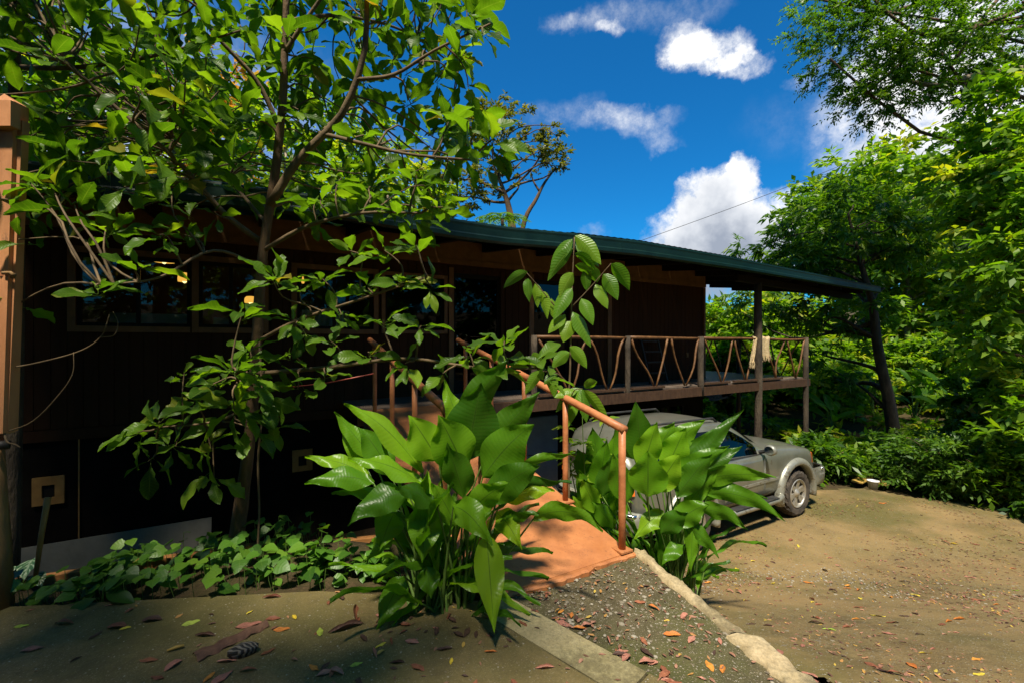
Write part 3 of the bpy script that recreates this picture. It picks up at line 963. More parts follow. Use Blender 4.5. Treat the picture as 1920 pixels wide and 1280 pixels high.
hang(10.22, 10.55, .42, DF, 'front_fold')
hang(9.95, 10.12, .55, DF + .02, 'side_fold', -.16)
ld = thing('ladder', W(ud(1222, 7.1), 7.1, FLOOR), 'dark wooden step ladder leaning on the brown wall behind the railing', 'ladder')
ul = ud(1208, 7.1); ur = ud(1240, 7.1)
for u in (ul, ur):
    V = [W(u - .02, 6.9, FLOOR), W(u + .02, 6.9, FLOOR), W(u + .02, 6.94, FLOOR), W(u - .02, 6.94, FLOOR),
         W(u - .02, 7.21, 1.80), W(u + .02, 7.21, 1.80), W(u + .02, 7.25, 1.80), W(u - .02, 7.25, 1.80)]
    mk('side_rail', V, BOXF, MT['ladder'], ld)
for k in range(4):
    z = FLOOR + .2 + k * .23; dd = 6.9 + (z - FLOOR) / 1.02 * .31
    mk('rung', *fbox(ul + .022, ur - .022, dd - .02, dd + .07, z, z + .03), MT['ladder'], ld)
sw = thing('light_switch', W(ud(1288, DW), DW, zd(1288, 665, DW)), 'small cream switch plate on the brown wall near the corner', 'switch')
us_, zs_ = ud(1288, DW), zd(1288, 665, DW)
mk('plate', *fbox(us_ - .04, us_ + .04, DW - .018, DW - .003, zs_ - .06, zs_ + .06), MT['trim'], sw)
mk('rocker', *fbox(us_ - .015, us_ + .015, DW - .024, DW - .019, zs_ - .03, zs_ + .03), MT['plate'], sw)
# blue sheet bundled below the deck corner
V = []
for j in range(14):
    for i in range(18):
        a, k = i / 17, j / 13
        V.append(W(9.95 + .75 * a, 7.0 + .35 * k + .03 * math.sin(i * 1.7), .47 - .16 * math.sin(a * math.pi) - .12 * k + .025 * math.sin(j * 1.9 + i)))
Q = [(j * 18 + i, j * 18 + i + 1, (j + 1) * 18 + i + 1, (j + 1) * 18 + i) for j in range(13) for i in range(17)]
tag(mk('tarpaulin', V, Q, MT['blue'], smooth=True), 'crumpled blue tarpaulin slung under the corner of the deck', 'tarpaulin')

# ------------------------------------------------------------------ ramp
rp = thing('ramp', W(2, 2.63, 0), 'terracotta painted ramp with pipe handrails leading up to the deck', 'ramp')
RU0, RU1, RD0, RD1 = 1.34, 2.642, 2.63, DF + .02
zrp = lambda d: .012 + (FLOOR - .0 - .012) * (d - RD0) / (RD1 - RD0)
nu, nd = 14, 40
V = []
for j in range(nd):
    dd = RD0 + (RD1 - RD0) * j / (nd - 1)
    for i in range(nu):
        u = RU0 + (RU1 - RU0) * i / (nu - 1)
        V.append(W(u, dd, zrp(dd) + .003 * float(vnoise(u, dd, 4, 1))))
for j in (0, nd - 1):
    pass
top = len(V)
V += [(x, y, z - .07) for x, y, z in V]
Q = [(j * nu + i, j * nu + i + 1, (j + 1) * nu + i + 1, (j + 1) * nu + i) for j in range(nd - 1) for i in range(nu - 1)]
Q += [tuple(top + k for k in reversed(q)) for q in Q]
ring = [i for i in range(nu)] + [j * nu + nu - 1 for j in range(1, nd)] + [(nd - 1) * nu + i for i in range(nu - 2, -1, -1)] + [j * nu for j in range(nd - 2, 0, -1)]
Q += [(ring[(k + 1) % len(ring)], ring[k], ring[k] + top, ring[(k + 1) % len(ring)] + top) for k in range(len(ring))]
mk('ramp_floor', V, Q, MT['rampfloor'], rp)
# rough painted lip where it meets the path
V = []
for i in range(50):
    u = RU0 - .02 + (RU1 + .05 - RU0) * i / 49
    wv = .045 + .03 * float(vnoise(u, 3, 6, 3)) + .012 * float(vnoise(u, 3, 21, 3))
    V += [W(u, RD0 - .001, .010), W(u, RD0 - wv * .6, .012), W(u, RD0 - wv, .0), W(u, RD0 - wv, -.03)]
mk('lip', V, [(i * 4 + j, i * 4 + j + 1, i * 4 + 5 + j, i * 4 + 4 + j) for i in range(49) for j in range(3)], MT['rampfloor'], rp)
for u in (RU0 + .06, RU1 - .06):
    V = [W(u - .04, RD0 + .5, zrp(RD0 + .5) - .2), W(u + .04, RD0 + .5, zrp(RD0 + .5) - .2), W(u + .04, RD1 - .02, FLOOR - .25), W(u - .04, RD1 - .02, FLOOR - .25),
         W(u - .04, RD0 + .5, zrp(RD0 + .5) - .073), W(u + .04, RD0 + .5, zrp(RD0 + .5) - .073), W(u + .04, RD1 - .02, zrp(RD1 - .02) - .073), W(u - .04, RD1 - .02, zrp(RD1 - .02) - .073)]
    mk('side_beam', V, BOXF, MT['ladder'], rp)
HR = .97
for u, ts_ in ((RU1 - .045, (.04, .78, 1.5, 2.25, 3.0)), (RU0 + .045, (.10, .78, 1.5, 2.25, 3.0))):
    P = []
    for k, tt in enumerate(ts_):
        dd = RD0 + tt
        zb = zrp(dd)
        mk('rail_post', *tube([W(u, dd, zb - .03), W(u, dd, zb + .3), W(u, dd, zb + .6), W(u, dd, zb + HR - .01)], .026 if k else .029, 12), MT['rail'], rp, smooth=True)
        mk('foot_plate', *fbox(u - .06, u + .06, dd - .06, dd + .06, zb + .002, zb + .016), MT['rampfloor'], rp)
    d0, d1 = RD0 + ts_[0] - .03, RD0 + 3.25
    P = [W(u, d0 + (d1 - d0) * k, zrp(d0 + (d1 - d0) * k) + HR) for k in np.linspace(0, 1, 14)]
    mk('handrail', *tube(P, .034, 14), MT['rail'], rp, smooth=True)
# ------------------------------------------------------------------ car (x forward = along u, y away from the camera, z up)
MT['paint'] = pm('silver_green_paint', (.20, .205, .165), (.235, .24, .195), 2, .32, 0, metallic=.5, spec=.6, coat=.5, wear=((.13, .105, .07), 4, .60))
MT['paint2'] = pm('silver_cladding', (.26, .26, .215), (.31, .31, .26), 3, .42, .05, metallic=.4, coat=.3, wear=((.14, .11, .07), 3, .56))
MT['tyre'] = pm('tyre_rubber', (.030, .026, .022), (.075, .06, .045), 9, .9, .4)
MT['rim'] = pm('alloy_rim', (.40, .37, .32), (.52, .49, .43), 6, .38, .05, metallic=.7)
MT['chrome'] = pm('chrome', (.62, .62, .60), (.7, .7, .68), 4, .15, 0, metallic=1.)
MT['plasticdark'] = pm('dark_plastic', (.018, .018, .018), (.035, .034, .032), 8, .55, .1)
MT['amber'] = pm('amber_lens', (.75, .16, .02), (.85, .22, .03), 5, .2, 0)
MT['lens'] = pm('clear_lens', (.6, .6, .58), (.7, .7, .68), 5, .1, 0)
CU, CD = 8.07, 4.18 + .84            # front axle along u, centre line
car = thing('parked_car', W(CU - 1.3, CD, PARK), 'silver off-road car parked beside the deck', 'car')


def cw(P):
    P = np.asarray(P, float)
    return np.stack([C * (P[:, 0] + CU) - S * (P[:, 1] + CD), S * (P[:, 0] + CU) + C * (P[:, 1] + CD), P[:, 2] + PARK], 1)


XF, XR, WB = .84, -3.72, 2.67
RA = .475
keys_x = [-3.72, -3.62, -3.35, -2.6, -1.75, -1.62, -1.30, -1.02, -.86, -.4, .2, .55, .74, .84]
k_top = [1.30, 1.60, 1.70, 1.735, 1.715, 1.695, 1.52, 1.335, 1.255, 1.215, 1.15, 1.08, .98, .80]
k_blt = [1.16, 1.17, 1.175, 1.17, 1.165, 1.165, 1.165, 1.165, 1.165, 1.13, 1.075, 1.02, .93, .76]
k_wt = [.58, .62, .63, .645, .65, .655, .69, .72, .745, .745, .735, .71, .66, .60]
k_wb = [.70, .78, .815, .835, .84, .84, .84, .835, .83, .82, .81, .785, .73, .66]


def sect(x):
    zt, zb = np.interp(x, keys_x, k_top), np.interp(x, keys_x, k_blt)
    wt_, wb_ = np.interp(x, keys_x, k_wt), np.interp(x, keys_x, k_wb)
    zl = .47 if x < .5 else .47 - .0 * x
    for xc in (0., -WB):
        if abs(x - xc) < RA: zl = max(zl, .40 + math.sqrt(RA ** 2 - (x - xc) ** 2))
    zl = min(zl, zb - .06)
    zm = zl + (zb - zl) * .45
    return [(wb_ - .05, zl), (wb_ + .008, zl + (zb - zl) * .12), (wb_ + .022, zm), (wb_ + .014, zl + (zb - zl) * .8), (wb_, zb - .012), (wb_ - .016, zb + .006),
            (wb_ - .016 + (wt_ - wb_ + .016) * .5 + .012, zb + (zt - zb) * .5), (wt_, zt - .05 * min(1, (zt - zb) / .2)), (wt_ - .05, zt - .012), (wt_ * .5, zt + .012), (0, zt + .02)]


xs = sorted(set(np.round(np.concatenate([np.linspace(XR, XF, 70), np.linspace(-RA, RA, 25), np.linspace(-WB - RA, -WB + RA, 25), np.linspace(-1.8, -.8, 14)]), 4)))
V = []
for x in xs:
    h = sect(x)
    row = [(x, -y, z) for y, z in h] + [(x, y, z) for y, z in h[-2::-1]]
    V += row
k = len(row)
Q = [(i * k + j, (i + 1) * k + j, (i + 1) * k + j + 1, i * k + j + 1) for i in range(len(xs) - 1) for j in range(k - 1)]
Q = [tuple(reversed(q)) for q in Q]
Q += [tuple(range(k)), tuple((len(xs) - 1) * k + j for j in range(k - 1, -1, -1))]
body = mk('body', cw(V), Q, MT['paint'], car, smooth=True)
mk('underbody', cw([(x, y, z) for x in (-3.6, .72) for y in (-.66, .66) for z in (.34, .56)]), [(0, 1, 3, 2), (4, 6, 7, 5), (0, 2, 6, 4), (1, 5, 7, 3), (0, 4, 5, 1), (2, 3, 7, 6)], MT['plasticdark'], car)


def onside(x, v, off, side=-1):
    """point on the body's side: v from 0 (sill) over 1 (belt) to 2 (roof edge)"""
    h = sect(x); hh = [h[0], h[1], h[2], h[3], h[4]] if v <= 1 else [h[5], h[6], h[7]]
    ks = [0, .12, .45, .8, 1.0] if v <= 1 else [0, .5, 1.]
    vv = v if v <= 1 else v - 1
    y = np.interp(vv, ks, [a[0] for a in hh]); z = np.interp(vv, ks, [a[1] for a in hh])
    return (x, side * (y + off), z)


def panel(name, x0, x1, v0, v1, off, mat, par, nx=16, nv=8, side=-1, lean=0.):
    V = []
    for i in range(nx):
        for j in range(nv):
            v = v0 + (v1 - v0) * j / (nv - 1)
            x = x0 + (x1 - x0) * i / (nx - 1) + lean * (v - v0)
            V.append(onside(x, v, off, side))
    n = len(V)
    V += [onside(a[0], v0 + (v1 - v0) * (i % nv) / (nv - 1), off - .03, side) for i, a in enumerate(V)]
    Q = [(i * nv + j, (i + 1) * nv + j, (i + 1) * nv + j + 1, i * nv + j + 1) for i in range(nx - 1) for j in range(nv - 1)]
    rim = [i * nv for i in range(nx)] + [(nx - 1) * nv + j for j in range(1, nv)] + [i * nv + nv - 1 for i in range(nx - 2, -1, -1)] + [j for j in range(nv - 2, 0, -1)]
    Q += [(rim[a], n + rim[a], n + rim[(a + 1) % len(rim)], rim[(a + 1) % len(rim)]) for a in range(len(rim))]
    if side < 0: Q = [tuple(reversed(q)) for q in Q]
    return mk(name, cw(V), Q, mat, par, smooth=False)


for side in (-1, 1):
    d1 = panel('door', -.93, -1.96, .05, .985, .007, MT['paint'], car, side=side)
    d2 = panel('door', -1.975, -2.72, .30, .985, .007, MT['paint'], car, side=side)
    for o in (d1, d2): o.data.shade_smooth()
    for xx, pr in ((-1.80, d1), (-2.52, d2)):
        p = np.array(onside(xx, .80, .01, side))
        mk('handle_cup', cw(np.array([(a, b, c) for a in (-.085, .085) for b in (-.002, .006) for c in (-.03, .03)]) * (1, side, 1) + p), [(0, 1, 3, 2), (4, 6, 7, 5), (0, 2, 6, 4), (1, 5, 7, 3), (0, 4, 5, 1), (2, 3, 7, 6)], MT['plasticdark'], pr)
        mk('handle', *(lambda v, f: (cw(v), f))(*tube([p + (-.085, side * .012, .012), p + (-.04, side * .03, .014), p + (.04, side * .03, .014), p + (.085, side * .012, .012)], .014, 7)), MT['paint2'], pr, smooth=True)
    panel('side_window', -1.10, -1.93, 1.07, 1.86, .004, MT['carglass'], car, side=side, lean=-.12 if False else 0)
    panel('side_window', -2.03, -2.72, 1.07, 1.88, .004, MT['carglass'], car, side=side)
    panel('side_window', -2.86, -3.45, 1.07, 1.86, .004, MT['carglass'], car, side=side)
    panel('window_seal', -1.0, -3.5, 1.005, 1.05, .010, MT['plasticdark'], car, nx=30, nv=3, side=side)
    panel('side_moulding', -.55, -2.15, .36, .42, .016, MT['paint2'], car, nx=12, nv=3, side=side)
    # wheel arch flares
    for xc in (0., -WB):
        V = []
        for i in range(29):
            a = R(-14) + (math.pi + R(28)) * i / 28
            ca, sa = math.cos(a), math.sin(a)
            for r, y in ((RA - .012, .78), (RA - .006, .885), (RA + .02, .905), (RA + .075, .895), (RA + .11, .855), (RA + .115, .80)):
                V.append((xc + r * ca, side * y, max(.40 + r * sa, .27)))
        Q = [(i * 6 + j, i * 6 + j + 1, i * 6 + 7 + j, i * 6 + 6 + j) for i in range(28) for j in range(5)] + [(0, 5, 4, 3, 2, 1), tuple(28 * 6 + j for j in range(6))]
        mk('wheel_arch', cw(V), Q, MT['paint2'], car, smooth=True)
        V, Q = lathe([(RA + .0, .35), (RA + .0, .80)], 28)
        V = V * (1, side, 1) + (xc, 0, .40); mk('wheel_well', cw(np.where(V[:, 2:3] < .3, V * (1, 1, 0) + (0, 0, .3), V)), Q, MT['plasticdark'], car)
        # wheel
        wy = side * .755
        nt_ = 66
        prof = [(.24, -.11), (.28, -.125), (.345, -.128), (.372, -.112), (.388, -.085), (.392, -.03), (.392, .03), (.388, .085), (.372, .112), (.345, .128), (.28, .125), (.24, .11)]
        V, Q = lathe(prof, nt_)
        ring_i = np.arange(len(V)) // nt_; seg = np.arange(len(V)) % nt_
        rr = np.hypot(V[:, 0], V[:, 2])
        knob = np.where(((seg // 2 + ring_i * 1) % 2 == 0), .0, -.020)
        amp = np.where((ring_i >= 3) & (ring_i <= 8), 1, np.where((ring_i == 2) | (ring_i == 9), .6, 0))
        V[:, [0, 2]] *= ((rr + knob * amp) / rr)[:, None]
        V = V * (1, side, 1) + (xc, wy, .392)
        wh = mk('wheel', cw(V), Q, MT['tyre'], car)
        V, Q = lathe([(.245, .10), (.235, .122), (.222, .118), (.212, .06), (.205, -.05)], 48)
        mk('rim', cw(V * (1, side, 1) + (xc, wy, .392)), Q, MT['rim'], wh, smooth=True)
        V, Q = lathe([(.001, .0), (.21, -.01)], 30); mk('brake_disc', cw(V * (1, side, 1) + (xc, wy, .392)), Q, MT['plasticdark'], wh)
        V, Q = lathe([(.001, .125), (.035, .122), (.048, .10), (.075, .092), (.085, .07), (.085, .03)], 24); mk('hub', cw(V * (1, side, 1) + (xc, wy, .392)), Q, MT['rim'], wh, smooth=True)
        for s_ in range(6):
            a = s_ * math.pi / 3 + .3
            V = []
            for r, hw, y in ((.07, .036, .088), (.14, .040, .094), (.222, .058, .10)):
                for sgn in (-1, 1):
                    for yy in (y, y - .04):
                        V.append((r * math.cos(a) - sgn * hw * math.sin(a), yy, r * math.sin(a) + sgn * hw * math.cos(a)))
            Q = []
            for b_ in (0, 4): Q += [(b_, b_ + 4, b_ + 6, b_ + 2), (b_ + 1, b_ + 3, b_ + 7, b_ + 5), (b_, b_ + 1, b_ + 5, b_ + 4), (b_ + 2, b_ + 6, b_ + 7, b_ + 3)]
            mk('spoke', cw(np.array(V) * (1, side, 1) + (xc, wy, .392)), Q, MT['rim'], wh)
    # running board
    P = [(-.50, .80, .50), (-.56, .90, .44), (-.70, .92, .42), (-1.9, .92, .42), (-2.1, .90, .44), (-2.15, .80, .5)]
    mk('running_board', *(lambda v, f: (cw(v), f))(*tube(np.array([(a, b * side, c) for a, b, c in P]), .048, 10)), MT['paint2'], car, smooth=True)
    mk('step_pad', cw([(x, side * y, z) for x in (-1.85, -.72) for y in (.84, .965) for z in (.465, .474)]), [(0, 1, 3, 2), (4, 6, 7, 5), (0, 2, 6, 4), (1, 5, 7, 3), (0, 4, 5, 1), (2, 3, 7, 6)], MT['plasticdark'], car)
    # mirror
    V, Q = lathe([(.001, .085), (.06, .08), (.095, .04), (.1, -.02), (.085, -.05), (.001, -.05)], 14)
    V = V[:, [1, 0, 2]] * (.8, .95, .85) * (1, 1, 1)
    mr = mk('mirror', cw(V + (-1.0, side * .97, 1.26)), Q, MT['paint2'], car, smooth=True)
    mk('mirror_arm', *(lambda v, f: (cw(v), f))(*tube([(-1.02, side * .80, 1.2), (-1.0, side * .92, 1.24)], .03, 7)), MT['plasticdark'], mr)
    V, Q = lathe([(.001, -.052), (.082, -.0515)], 14); mk('mirror_glass', cw(V[:, [1, 0, 2]] * (.8, .9, .8) + (-1.002, side * .97, 1.26)), Q, MT['chrome'], mr)
    # corner lamps
    V = [(.60, side * .775, .82), (.80, side * .66, .80), (.785, side * .655, .96), (.58, side * .775, .99), (.62, side * .70, .82), (.74, side * .62, .80), (.73, side * .62, .96), (.6, side * .70, .99)]
    mk('turn_signal', cw(np.array(V) * (1, 1.035, 1)), BOXF, MT['amber'], car)
    mk('headlight', cw([(.79, side * y, z) for y, z in ((.62, .8), (.34, .8), (.34, .95), (.62, .95))] + [(.86, side * y, z) for y, z in ((.60, .81), (.36, .81), (.36, .93), (.60, .93))]), BOXF, MT['lens'], car)
    mk('roof_rail', *(lambda v, f: (cw(v), f))(*tube(np.array([(-1.75, side * .56, 1.70), (-1.85, side * .56, 1.775), (-3.2, side * .56, 1.79), (-3.35, side * .55, 1.70)]), .018, 7)), MT['plasticdark'], car, smooth=True)
    mk('tail_light', cw([(-3.70, side * y, z) for y, z in ((.60, .95), (.76, .95), (.74, 1.15), (.60, 1.15))] + [(-3.75, side * y, z) for y, z in ((.60, .95), (.74, .95), (.72, 1.15), (.60, 1.15))]), BOXF, MT['amber'], car)
# bumpers wrap round the corners
for xx, sg in ((.70, 1), (-3.60, -1)):
    V = []
    ang = np.linspace(-1, 1, 25)
    for a in ang:
        y = .865 * np.sign(a) * min(1, abs(a) * 1.12) ** .9
        x = xx + sg * (.28 - .20 * abs(a) ** 5 - (.28 if abs(a) > .97 else 0))
        for dx, z in ((-.06, .44), (0, .46), (.03 , .56), (.03, .66), (0, .73), (-.08, .75)):
            V.append((x + sg * dx, y, z))
    Q = [(i * 6 + j, i * 6 + j + 1, i * 6 + 7 + j, i * 6 + 6 + j) for i in range(24) for j in range(5)]
    bp = mk('bumper', cw(V), Q, MT['paint2'], car, smooth=True)
    mk('bumper_cap', *(lambda v, f: (cw(v), f))(*tube([(xx + sg * .06, -.86, .70), (xx + sg * .20, -.82, .715), (xx + sg * .28, -.6, .72), (xx + sg * .29, .6, .72), (xx + sg * .2, .82, .715)], .03, 8)), MT['chrome'], bp, smooth=True)
# windscreen, grille
V = []
for x, f_ in ((-.93, .94), (-1.58, .93)):
    zt = float(np.interp(x, keys_x, k_top)) + .03; wv = float(np.interp(x, keys_x, k_wt)) * f_
    for y in (-1, -.5, 0, .5, 1): V.append((x + .012, y * wv, zt - .02 * abs(y) ** 2))
mk('windscreen', cw(V), [(i, i + 1, 6 + i, 5 + i) for i in range(4)], MT['carglass'], car, smooth=True)
mk('grille', cw([(.83, y, z) for y, z in ((-.32, .8), (.32, .8), (.32, .95), (-.32, .95))] + [(.868, y, z) for y, z in ((-.30, .81), (.30, .81), (.30, .93), (-.30, .93))]), BOXF, MT['plasticdark'], car)

# ------------------------------------------------------------------ gate post at the near left
gp = thing('gate_post', at(-4, 1130, 2.88) * (1, 1, 0), 'tall terracotta painted gate post standing at the edge of the slab', 'post')
dq = 2.88


def slat(pts, dep0, dep1, name, mat, par):
    """pts: four px corners (x left, x right at the foot, then at the head), a plank with thickness dep0..dep1"""
    (xa, xb, yb), (xc, xd, yt) = pts
    V = [at(xa, yb, dep0), at(xb, yb, dep0), at(xb, yb, dep0) * (1, 1, 1) + (0, dep1 - dep0, 0), at(xa, yb, dep0) + (0, dep1 - dep0, 0),
         at(xc, yt, dep0), at(xd, yt, dep0), at(xd, yt, dep0) + (0, dep1 - dep0, 0), at(xc, yt, dep0) + (0, dep1 - dep0, 0)]
    return mk(name, V, BOXF, mat, par)


slat(((-32, 5, 812), (-14, 26, 190)), 2.86, 2.95, 'plank', MT['gate'], gp)
slat(((5.5, 14, 812), (26.6, 42, 226)), 2.885, 2.93, 'plank', MT['gate'], gp)
slat(((-40, -33, 812), (-30, -15, 226)), 2.885, 2.93, 'plank', MT['gate'], gp)
slat(((-36, 19.5, 236), (-36, 20, 188)), 2.80, 2.857, 'cap_block', MT['gate'], gp)
V = [at(-14, 190, 2.86), at(26, 190, 2.86), at(26, 190, 2.86) + (0, .09, 0), at(-14, 190, 2.86) + (0, .09, 0), at(8, 176, 2.9)]
mk('cap', V, [(0, 1, 4), (1, 2, 4), (2, 3, 4), (3, 0, 4), (0, 3, 2, 1)], MT['gate'], gp)
mk('pole', *tube([at(-14, 836, 2.92), at(-10, 920, 2.92), at(-8, 1030, 2.9), at(-8, 1140, 2.88)], [.052, .06, .07, .078], 12, wob=.05), MT['pole'], gp, smooth=True)
mk('pipe', *tube([at(-14, 834, 2.86), at(18, 833, 2.90)], .028, 12), MT['ladder'], gp, smooth=True)
mk('latch', *tube([at(6, 512, 2.85), at(20, 512, 2.84), at(27, 516, 2.85), at(24, 520, 2.87)], .012, 7), MT['pole'], gp, smooth=True)
V, Q = fbox(0, .05, 0, .02, 0, .035); mk('hinge', np.array(V) + at(-2, 518, 2.85), Q, MT['rail'], gp)

# ------------------------------------------------------------------ timber edging of the bed
for k, (a, b, lb) in enumerate((((-4.3, 3.02), (-3.02, 3.52), 'ochre edging board beside the gate post'),
                                ((-2.96, 3.55), (-2.02, 3.88), 'ochre edging board at the foot of the tree trunk'),
                                ((-1.95, 3.88), (-.75, 4.16), 'ochre edging board behind the heart leaved plants'))):
    a, b = np.array(a), np.array(b)
    t_ = (b - a) / np.linalg.norm(b - a); n_ = np.array([-t_[1], t_[0]]) * .035
    z0, z1 = -.25, (-.05, -.03, -.06)[k]
    V = [(*(a - n_), z0), (*(b - n_), z0), (*(b + n_), z0), (*(a + n_), z0), (*(a - n_), z1), (*(b - n_), z1 + .015), (*(b + n_), z1 + .015), (*(a + n_), z1)]
    tag(mk('edging_board', V, BOXF, MT['edging']), lb, 'board', 'boards along the planting bed')

st = mk('stake', *tube([at(66, 1085, 3.15), at(78, 1000, 3.18), at(90, 932, 3.2)], [.013, .016, .019], 8), MT['plate'], smooth=True)
tag(st, 'yellowish wooden stake leaning in front of the square vent plate', 'stake')

# ------------------------------------------------------------------ cable across the sky
P = []
a_, b_ = at(1130, 477, 13.2), at(2050, 92, 15.5)
for k in np.linspace(0, 1, 30):
    p = a_ + (b_ - a_) * k; p[2] -= .35 * math.sin(k * math.pi); P.append(p)
tag(mk('overhead_cable', *tube(P, .0075, 5), MT['wire'], smooth=True), 'thin black cable running across the sky above the roof', 'cable')

# ------------------------------------------------------------------ far end of the driveway: bucket and boards
bd = 9.15
bp_ = at(1637, 921, bd); bz_ = gz(bp_[0], bp_[1])
bk = thing('bucket', (bp_[0], bp_[1], bz_), 'small white bucket beside the ochre boards at the end of the driveway', 'bucket')
V, Q = lathe([(.001, 0), (.075, .0), (.092, .15), (.098, .155), (.098, .165), (.086, .16), (.07, .02), (.001, .015)], 20)
mk('pail', V[:, [0, 2, 1]] + (bp_[0], bp_[1], bz_), Q, MT['white'], bk, smooth=True)
V, Q = lathe([(.097, .15), (.106, .152), (.106, .168), (.097, .17)], 20); mk('lip', V[:, [0, 2, 1]] + (bp_[0], bp_[1], bz_), Q, MT['white'], bk, smooth=True)
for k, (pa_, pb_, lb) in enumerate((((1606, 908, 9.45), (1646, 897, 10.0), 'ochre board lying behind the white bucket'), ((1652, 914, 9.3), (1692, 905, 9.9), 'ochre board lying beyond the white bucket on its far side'))):
    a, b = at(*pa_), at(*pb_)
    a[2] = gz(a[0], a[1]) + .05; b[2] = gz(b[0], b[1]) + .13
    t_ = b - a; n_ = np.cross(t_, (0, 0, 1)); n_ = n_ / np.linalg.norm(n_) * .1
    V = [a - n_, b - n_, b + n_, a + n_]
    V = [v - (0, 0, .025) for v in V] + V
    tag(mk('loose_board', V, BOXF, MT['plank']), lb, 'board', 'boards at the end of the driveway')
# ------------------------------------------------------------------ foliage tools
GD, GM, GB, GY = (.020, .060, .008), (.050, .135, .012), (.095, .230, .018), (.20, .27, .02)
MT['leaf_hero'] = leafmat('broad_leaf', [(0, (.034, .085, .008)), (.35, (.070, .155, .011)), (.75, (.125, .24, .014)), (.90, (.18, .29, .018)), (.955, (.19, .19, .02)), (1, (.30, .19, .03))], .55, .40, 'obj', True, spots=.5, spec=.3, va=.22)
MT['leaf_hero_s'] = leafmat('broad_leaf_mass', [(0, (.034, .085, .008)), (.35, (.070, .155, .011)), (.75, (.125, .24, .014)), (.90, (.18, .29, .018)), (.955, (.19, .19, .02)), (1, (.30, .19, .03))], .55, .40, 'attr', True, spots=.4, spec=.3, va=.22)
MT['leaf_ginger'] = leafmat('ginger_leaf', [(0, (.040, .125, .008)), (.4, (.10, .25, .010)), (.8, (.18, .37, .014)), (1, (.25, .43, .018))], .56, .34, 'obj', True, nv=22, spots=.2, va=.10, spec=.35, mid_dark=True)
MT['leaf_sapling'] = leafmat('sapling_leaf', [(0, (.08, .20, .010)), (.6, (.13, .28, .014)), (1, (.19, .33, .02))], .5, .36, 'obj', True, nv=13)
MT['leaf_bed'] = leafmat('bed_leaf', [(0, (.035, .10, .008)), (.6, (.07, .18, .014)), (1, (.13, .25, .02))], .35, .45, 'attr', True, nv=5, va=.12)
MT['leaf_bright'] = leafmat('leaf_bright', [(0, (.055, .14, .010)), (.45, (.15, .29, .014)), (.8, (.27, .38, .020)), (1, (.38, .38, .03))], .58, .5)
MT['leaf_mid'] = leafmat('leaf_mid', [(0, (.026, .08, .010)), (.5, (.075, .175, .012)), (.85, (.15, .27, .016)), (1, (.20, .29, .025))], .52, .42)
MT['leaf_dark'] = leafmat('leaf_dark', [(0, (.015, .045, .010)), (.5, (.032, .09, .016)), (1, (.065, .15, .022))], .38, .35)
MT['leaf_olive'] = leafmat('leaf_olive', [(0, (.070, .085, .012)), (.5, (.15, .16, .02)), (1, (.30, .26, .035))], .45, .5)
MT['leaf_orange'] = leafmat('leaf_orange', [(0, (.30, .14, .015)), (.5, (.52, .30, .03)), (1, (.60, .45, .06))], .5, .5, tint=(1.3, 1.1, .6))
MT['leaf_fern'] = leafmat('leaf_fern', [(0, (.045, .115, .014)), (.6, (.095, .20, .022)), (1, (.18, .29, .03))], .48, .45)


def unit(a): return a / (np.linalg.norm(a, axis=-1, keepdims=True) + 1e-9)


def twigcloud(cent, ntwig, tl, nleaf, L, Wd, droop=.25, sag=.15, seed=0, up=.35, tone0=.5, tv=.28, outc=None):
    """leaves set along short twigs round clump centres: (N,4,3) quads and a tone each"""
    r = np.random.default_rng(seed)
    cent = np.asarray(cent, float)
    M = len(cent) * ntwig
    c = np.repeat(cent, ntwig, 0)
    T = r.standard_normal((M, 3)) * (1, 1, .6) + (0, 0, up)
    if outc is not None: T = unit(T) + .8 * unit(c - outc)
    T = unit(T)
    l = tl * r.uniform(.6, 1.25, (M, 1))
    s = np.linspace(.15, 1, nleaf)[None, :, None] + r.uniform(-.04, .04, (M, nleaf, 1))
    P = c[:, None] - T[:, None] * (l * .25)[:, None] + T[:, None] * l[:, None] * s
    P[..., 2] -= sag * l * s[..., 0] ** 2
    side = unit(np.cross(T, (0, 0, 1.) + .25 * r.standard_normal((M, 3))))
    sg = np.where(np.arange(nleaf) % 2 == 0, 1., -1.)[None, :, None]
    sg = np.where(s > .93, 0, sg)
    Dl = unit(T[:, None] * .65 + side[:, None] * sg * .8 + .28 * r.standard_normal((M, nleaf, 3)) - np.array([0, 0, droop]))
    nr = unit(np.array([0, 0, 1.]) + .55 * r.standard_normal((M, nleaf, 3)))
    wv = unit(np.cross(Dl, nr))
    nn = np.cross(wv, Dl)
    ll = L * r.uniform(.65, 1.2, (M, nleaf, 1)); ww = Wd * r.uniform(.75, 1.2, (M, nleaf, 1)) * .5
    a = P; t_ = P + Dl * ll - nn * ll * .12
    mid = P + Dl * ll * .45 + nn * ll * .05
    V = np.stack([a, mid + wv * ww, t_, mid - wv * ww], 2).reshape(-1, 4, 3)
    tc_ = np.repeat(r.standard_normal(len(cent)) * tv * .6, ntwig * nleaf)
    tone = tone0 + tc_ + r.standard_normal(M * nleaf) * tv * .5
    return V, np.clip(tone, 0, 1)


def ellp(c, rad, n, seed=0, shell=.45):
    r = np.random.default_rng(seed)
    v = unit(r.standard_normal((n, 3)))
    return np.array(c) + v * (r.uniform(0, 1, (n, 1)) ** shell) * np.array(rad)


